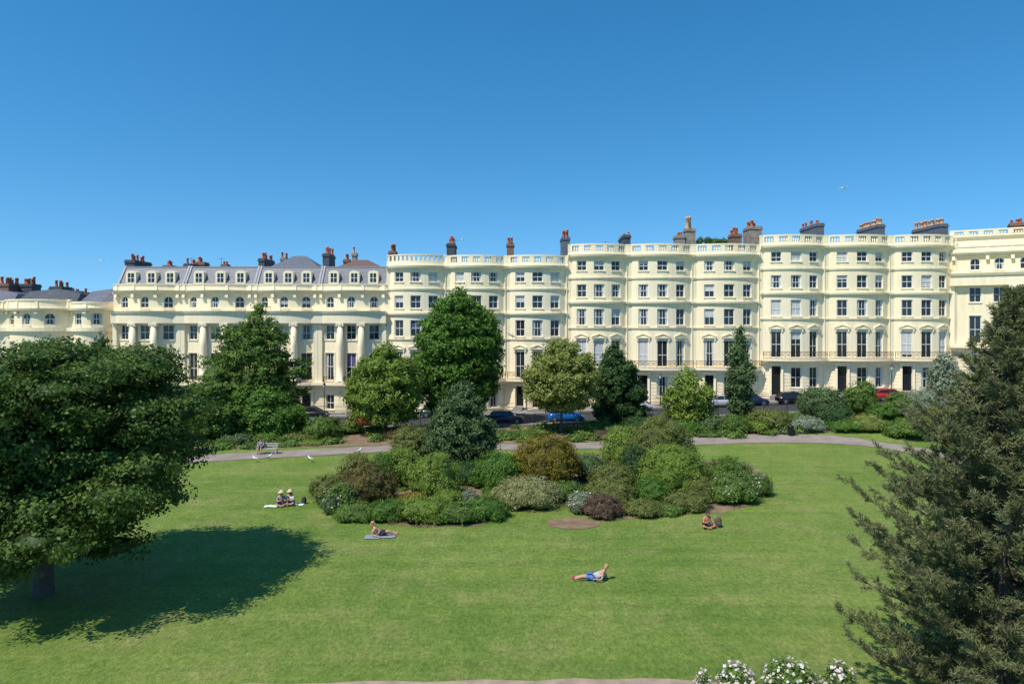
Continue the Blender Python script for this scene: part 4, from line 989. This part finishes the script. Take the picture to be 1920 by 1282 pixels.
def gull(loc, rz, lab, fly=False, sc=1.0):
    r = thing('seagull', lab, 'gull', loc, rz, 'gulls flying' if fly else 'gulls on the lawn'); z0 = 0 if fly else .24
    secs = [(-.24,.012,.0),(-.16,.035,.0),(-.05,.075,.0),(.06,.08,.0),(.13,.055,.03),(.17,.045,.07),(.20,.05,.10),(.24,.035,.10),(.26,.015,.095)]
    g = MB(); g.tube([(x*sc,0,(z0+z+ (0 if fly else max(0,x)*.35))*sc) for x, q, z in secs], [q*sc for x, q, z in secs], 10); g.build('body', M['feather'], r, True)
    hz = z0+.1+(0 if fly else .09)
    g = MB(); g.tube([(.25*sc,0,hz*sc),(.32*sc,0,(hz-.015)*sc)], [.014*sc,.004*sc], 5); g.build('beak', M['beak'], r)
    for s in (-1,1):
        g = MB()
        if fly:
            P_ = [(.08,.04,.02),(.10,.28,.12),(.0,.62,.06),(-.06,.62,.055),(-.05,.28,.11),(-.08,.04,.02)]
            g.loft([[(x*sc,s*y*sc,(z+q)*sc) for x, y, z in P_] for q in (0,-.012)])
        else: g.ell((-.06*sc,s*.06*sc,(z0+.015)*sc),(.17*sc,.025*sc,.05*sc),10,6)
        g.build('wing', M['wing'] if not fly else M['feather'], r, not fly)
        if not fly: g = MB(); g.tube([(.07*sc,s*.03*sc,.005),(0,s*.03*sc,.01),(0,s*.03*sc,(z0-.05)*sc)], .009*sc, 5); g.build('leg', M['beak'], r)
gull((gx(1581,60),60,gzp(353,60)),.3,'gull flying high above the right bow fronts',True)
gull((gx(187,75),75,gzp(489,75)),2.6,'gull flying left of the dark chimney at far left',True)
gull((gx(868,85),85,gzp(449,85)),.8,'gull flying just above the central roofs',True)
for i, (x, y) in enumerate([(479,866),(504,862),(582,866),(673,851)]):
    gull(at(x,y), [2.8,.4,2.6,1][i], ['white gull standing on grass below the bench, leftmost','white gull on the grass just right of the leftmost one','white gull alone on the lawn right of the bench','white gull by the path, rightmost on the ground'][i], False, 1.1)

# ------------------------------------------------------------ sun, sky, camera
el = math.radians(55); az = Vector((-.72,-.69,0)).normalized()
dv = Vector((az.x*math.cos(el), az.y*math.cos(el), math.sin(el)))
sd = bpy.data.lights.new('sun','SUN'); sd.energy = 5.0; sd.angle = math.radians(.5); sd.color = (1,.945,.85)
so = bpy.data.objects.new('sun', sd); C.objects.link(so); so.rotation_euler = dv.to_track_quat('Z','Y').to_euler()
w = bpy.data.worlds.new('World'); bpy.context.scene.world = w; w.use_nodes = True; nt = w.node_tree
bg = nt.nodes['Background']; sky = nt.nodes.new('ShaderNodeTexSky'); sky.sky_type = 'NISHITA'; sky.sun_disc = False
sky.sun_elevation = el; sky.sun_rotation = math.atan2(dv.x, dv.y); sky.air_density = 1.0; sky.dust_density = .1; sky.ozone_density = 2.8
tc = nt.nodes.new('ShaderNodeTexCoord'); mp = nt.nodes.new('ShaderNodeMapping'); mp.inputs['Location'].default_value = (0,0,.12)
nt.links.new(tc.outputs['Generated'], mp.inputs['Vector']); nt.links.new(mp.outputs['Vector'], sky.inputs['Vector'])
hs = nt.nodes.new('ShaderNodeHueSaturation'); hs.inputs['Hue'].default_value = .492; hs.inputs['Saturation'].default_value = 1.34; hs.inputs['Value'].default_value = 1.16
nt.links.new(sky.outputs[0], hs.inputs['Color']); nt.links.new(hs.outputs[0], bg.inputs['Color']); bg.inputs['Strength'].default_value = .15
cd = bpy.data.cameras.new('camera'); cam = bpy.data.objects.new('camera', cd); C.objects.link(cam)
cd.lens = F/1920*36; cd.sensor_width = 36; cam.location = (0,0,H); cam.rotation_euler = (math.radians(90),0,0); cd.shift_y = -(641-YH)/1920
cd.clip_end = 6000; bpy.context.scene.camera = cam
sc = bpy.context.scene; sc.view_settings.view_transform = 'Standard'; sc.view_settings.look = 'None'; sc.view_settings.exposure = 0
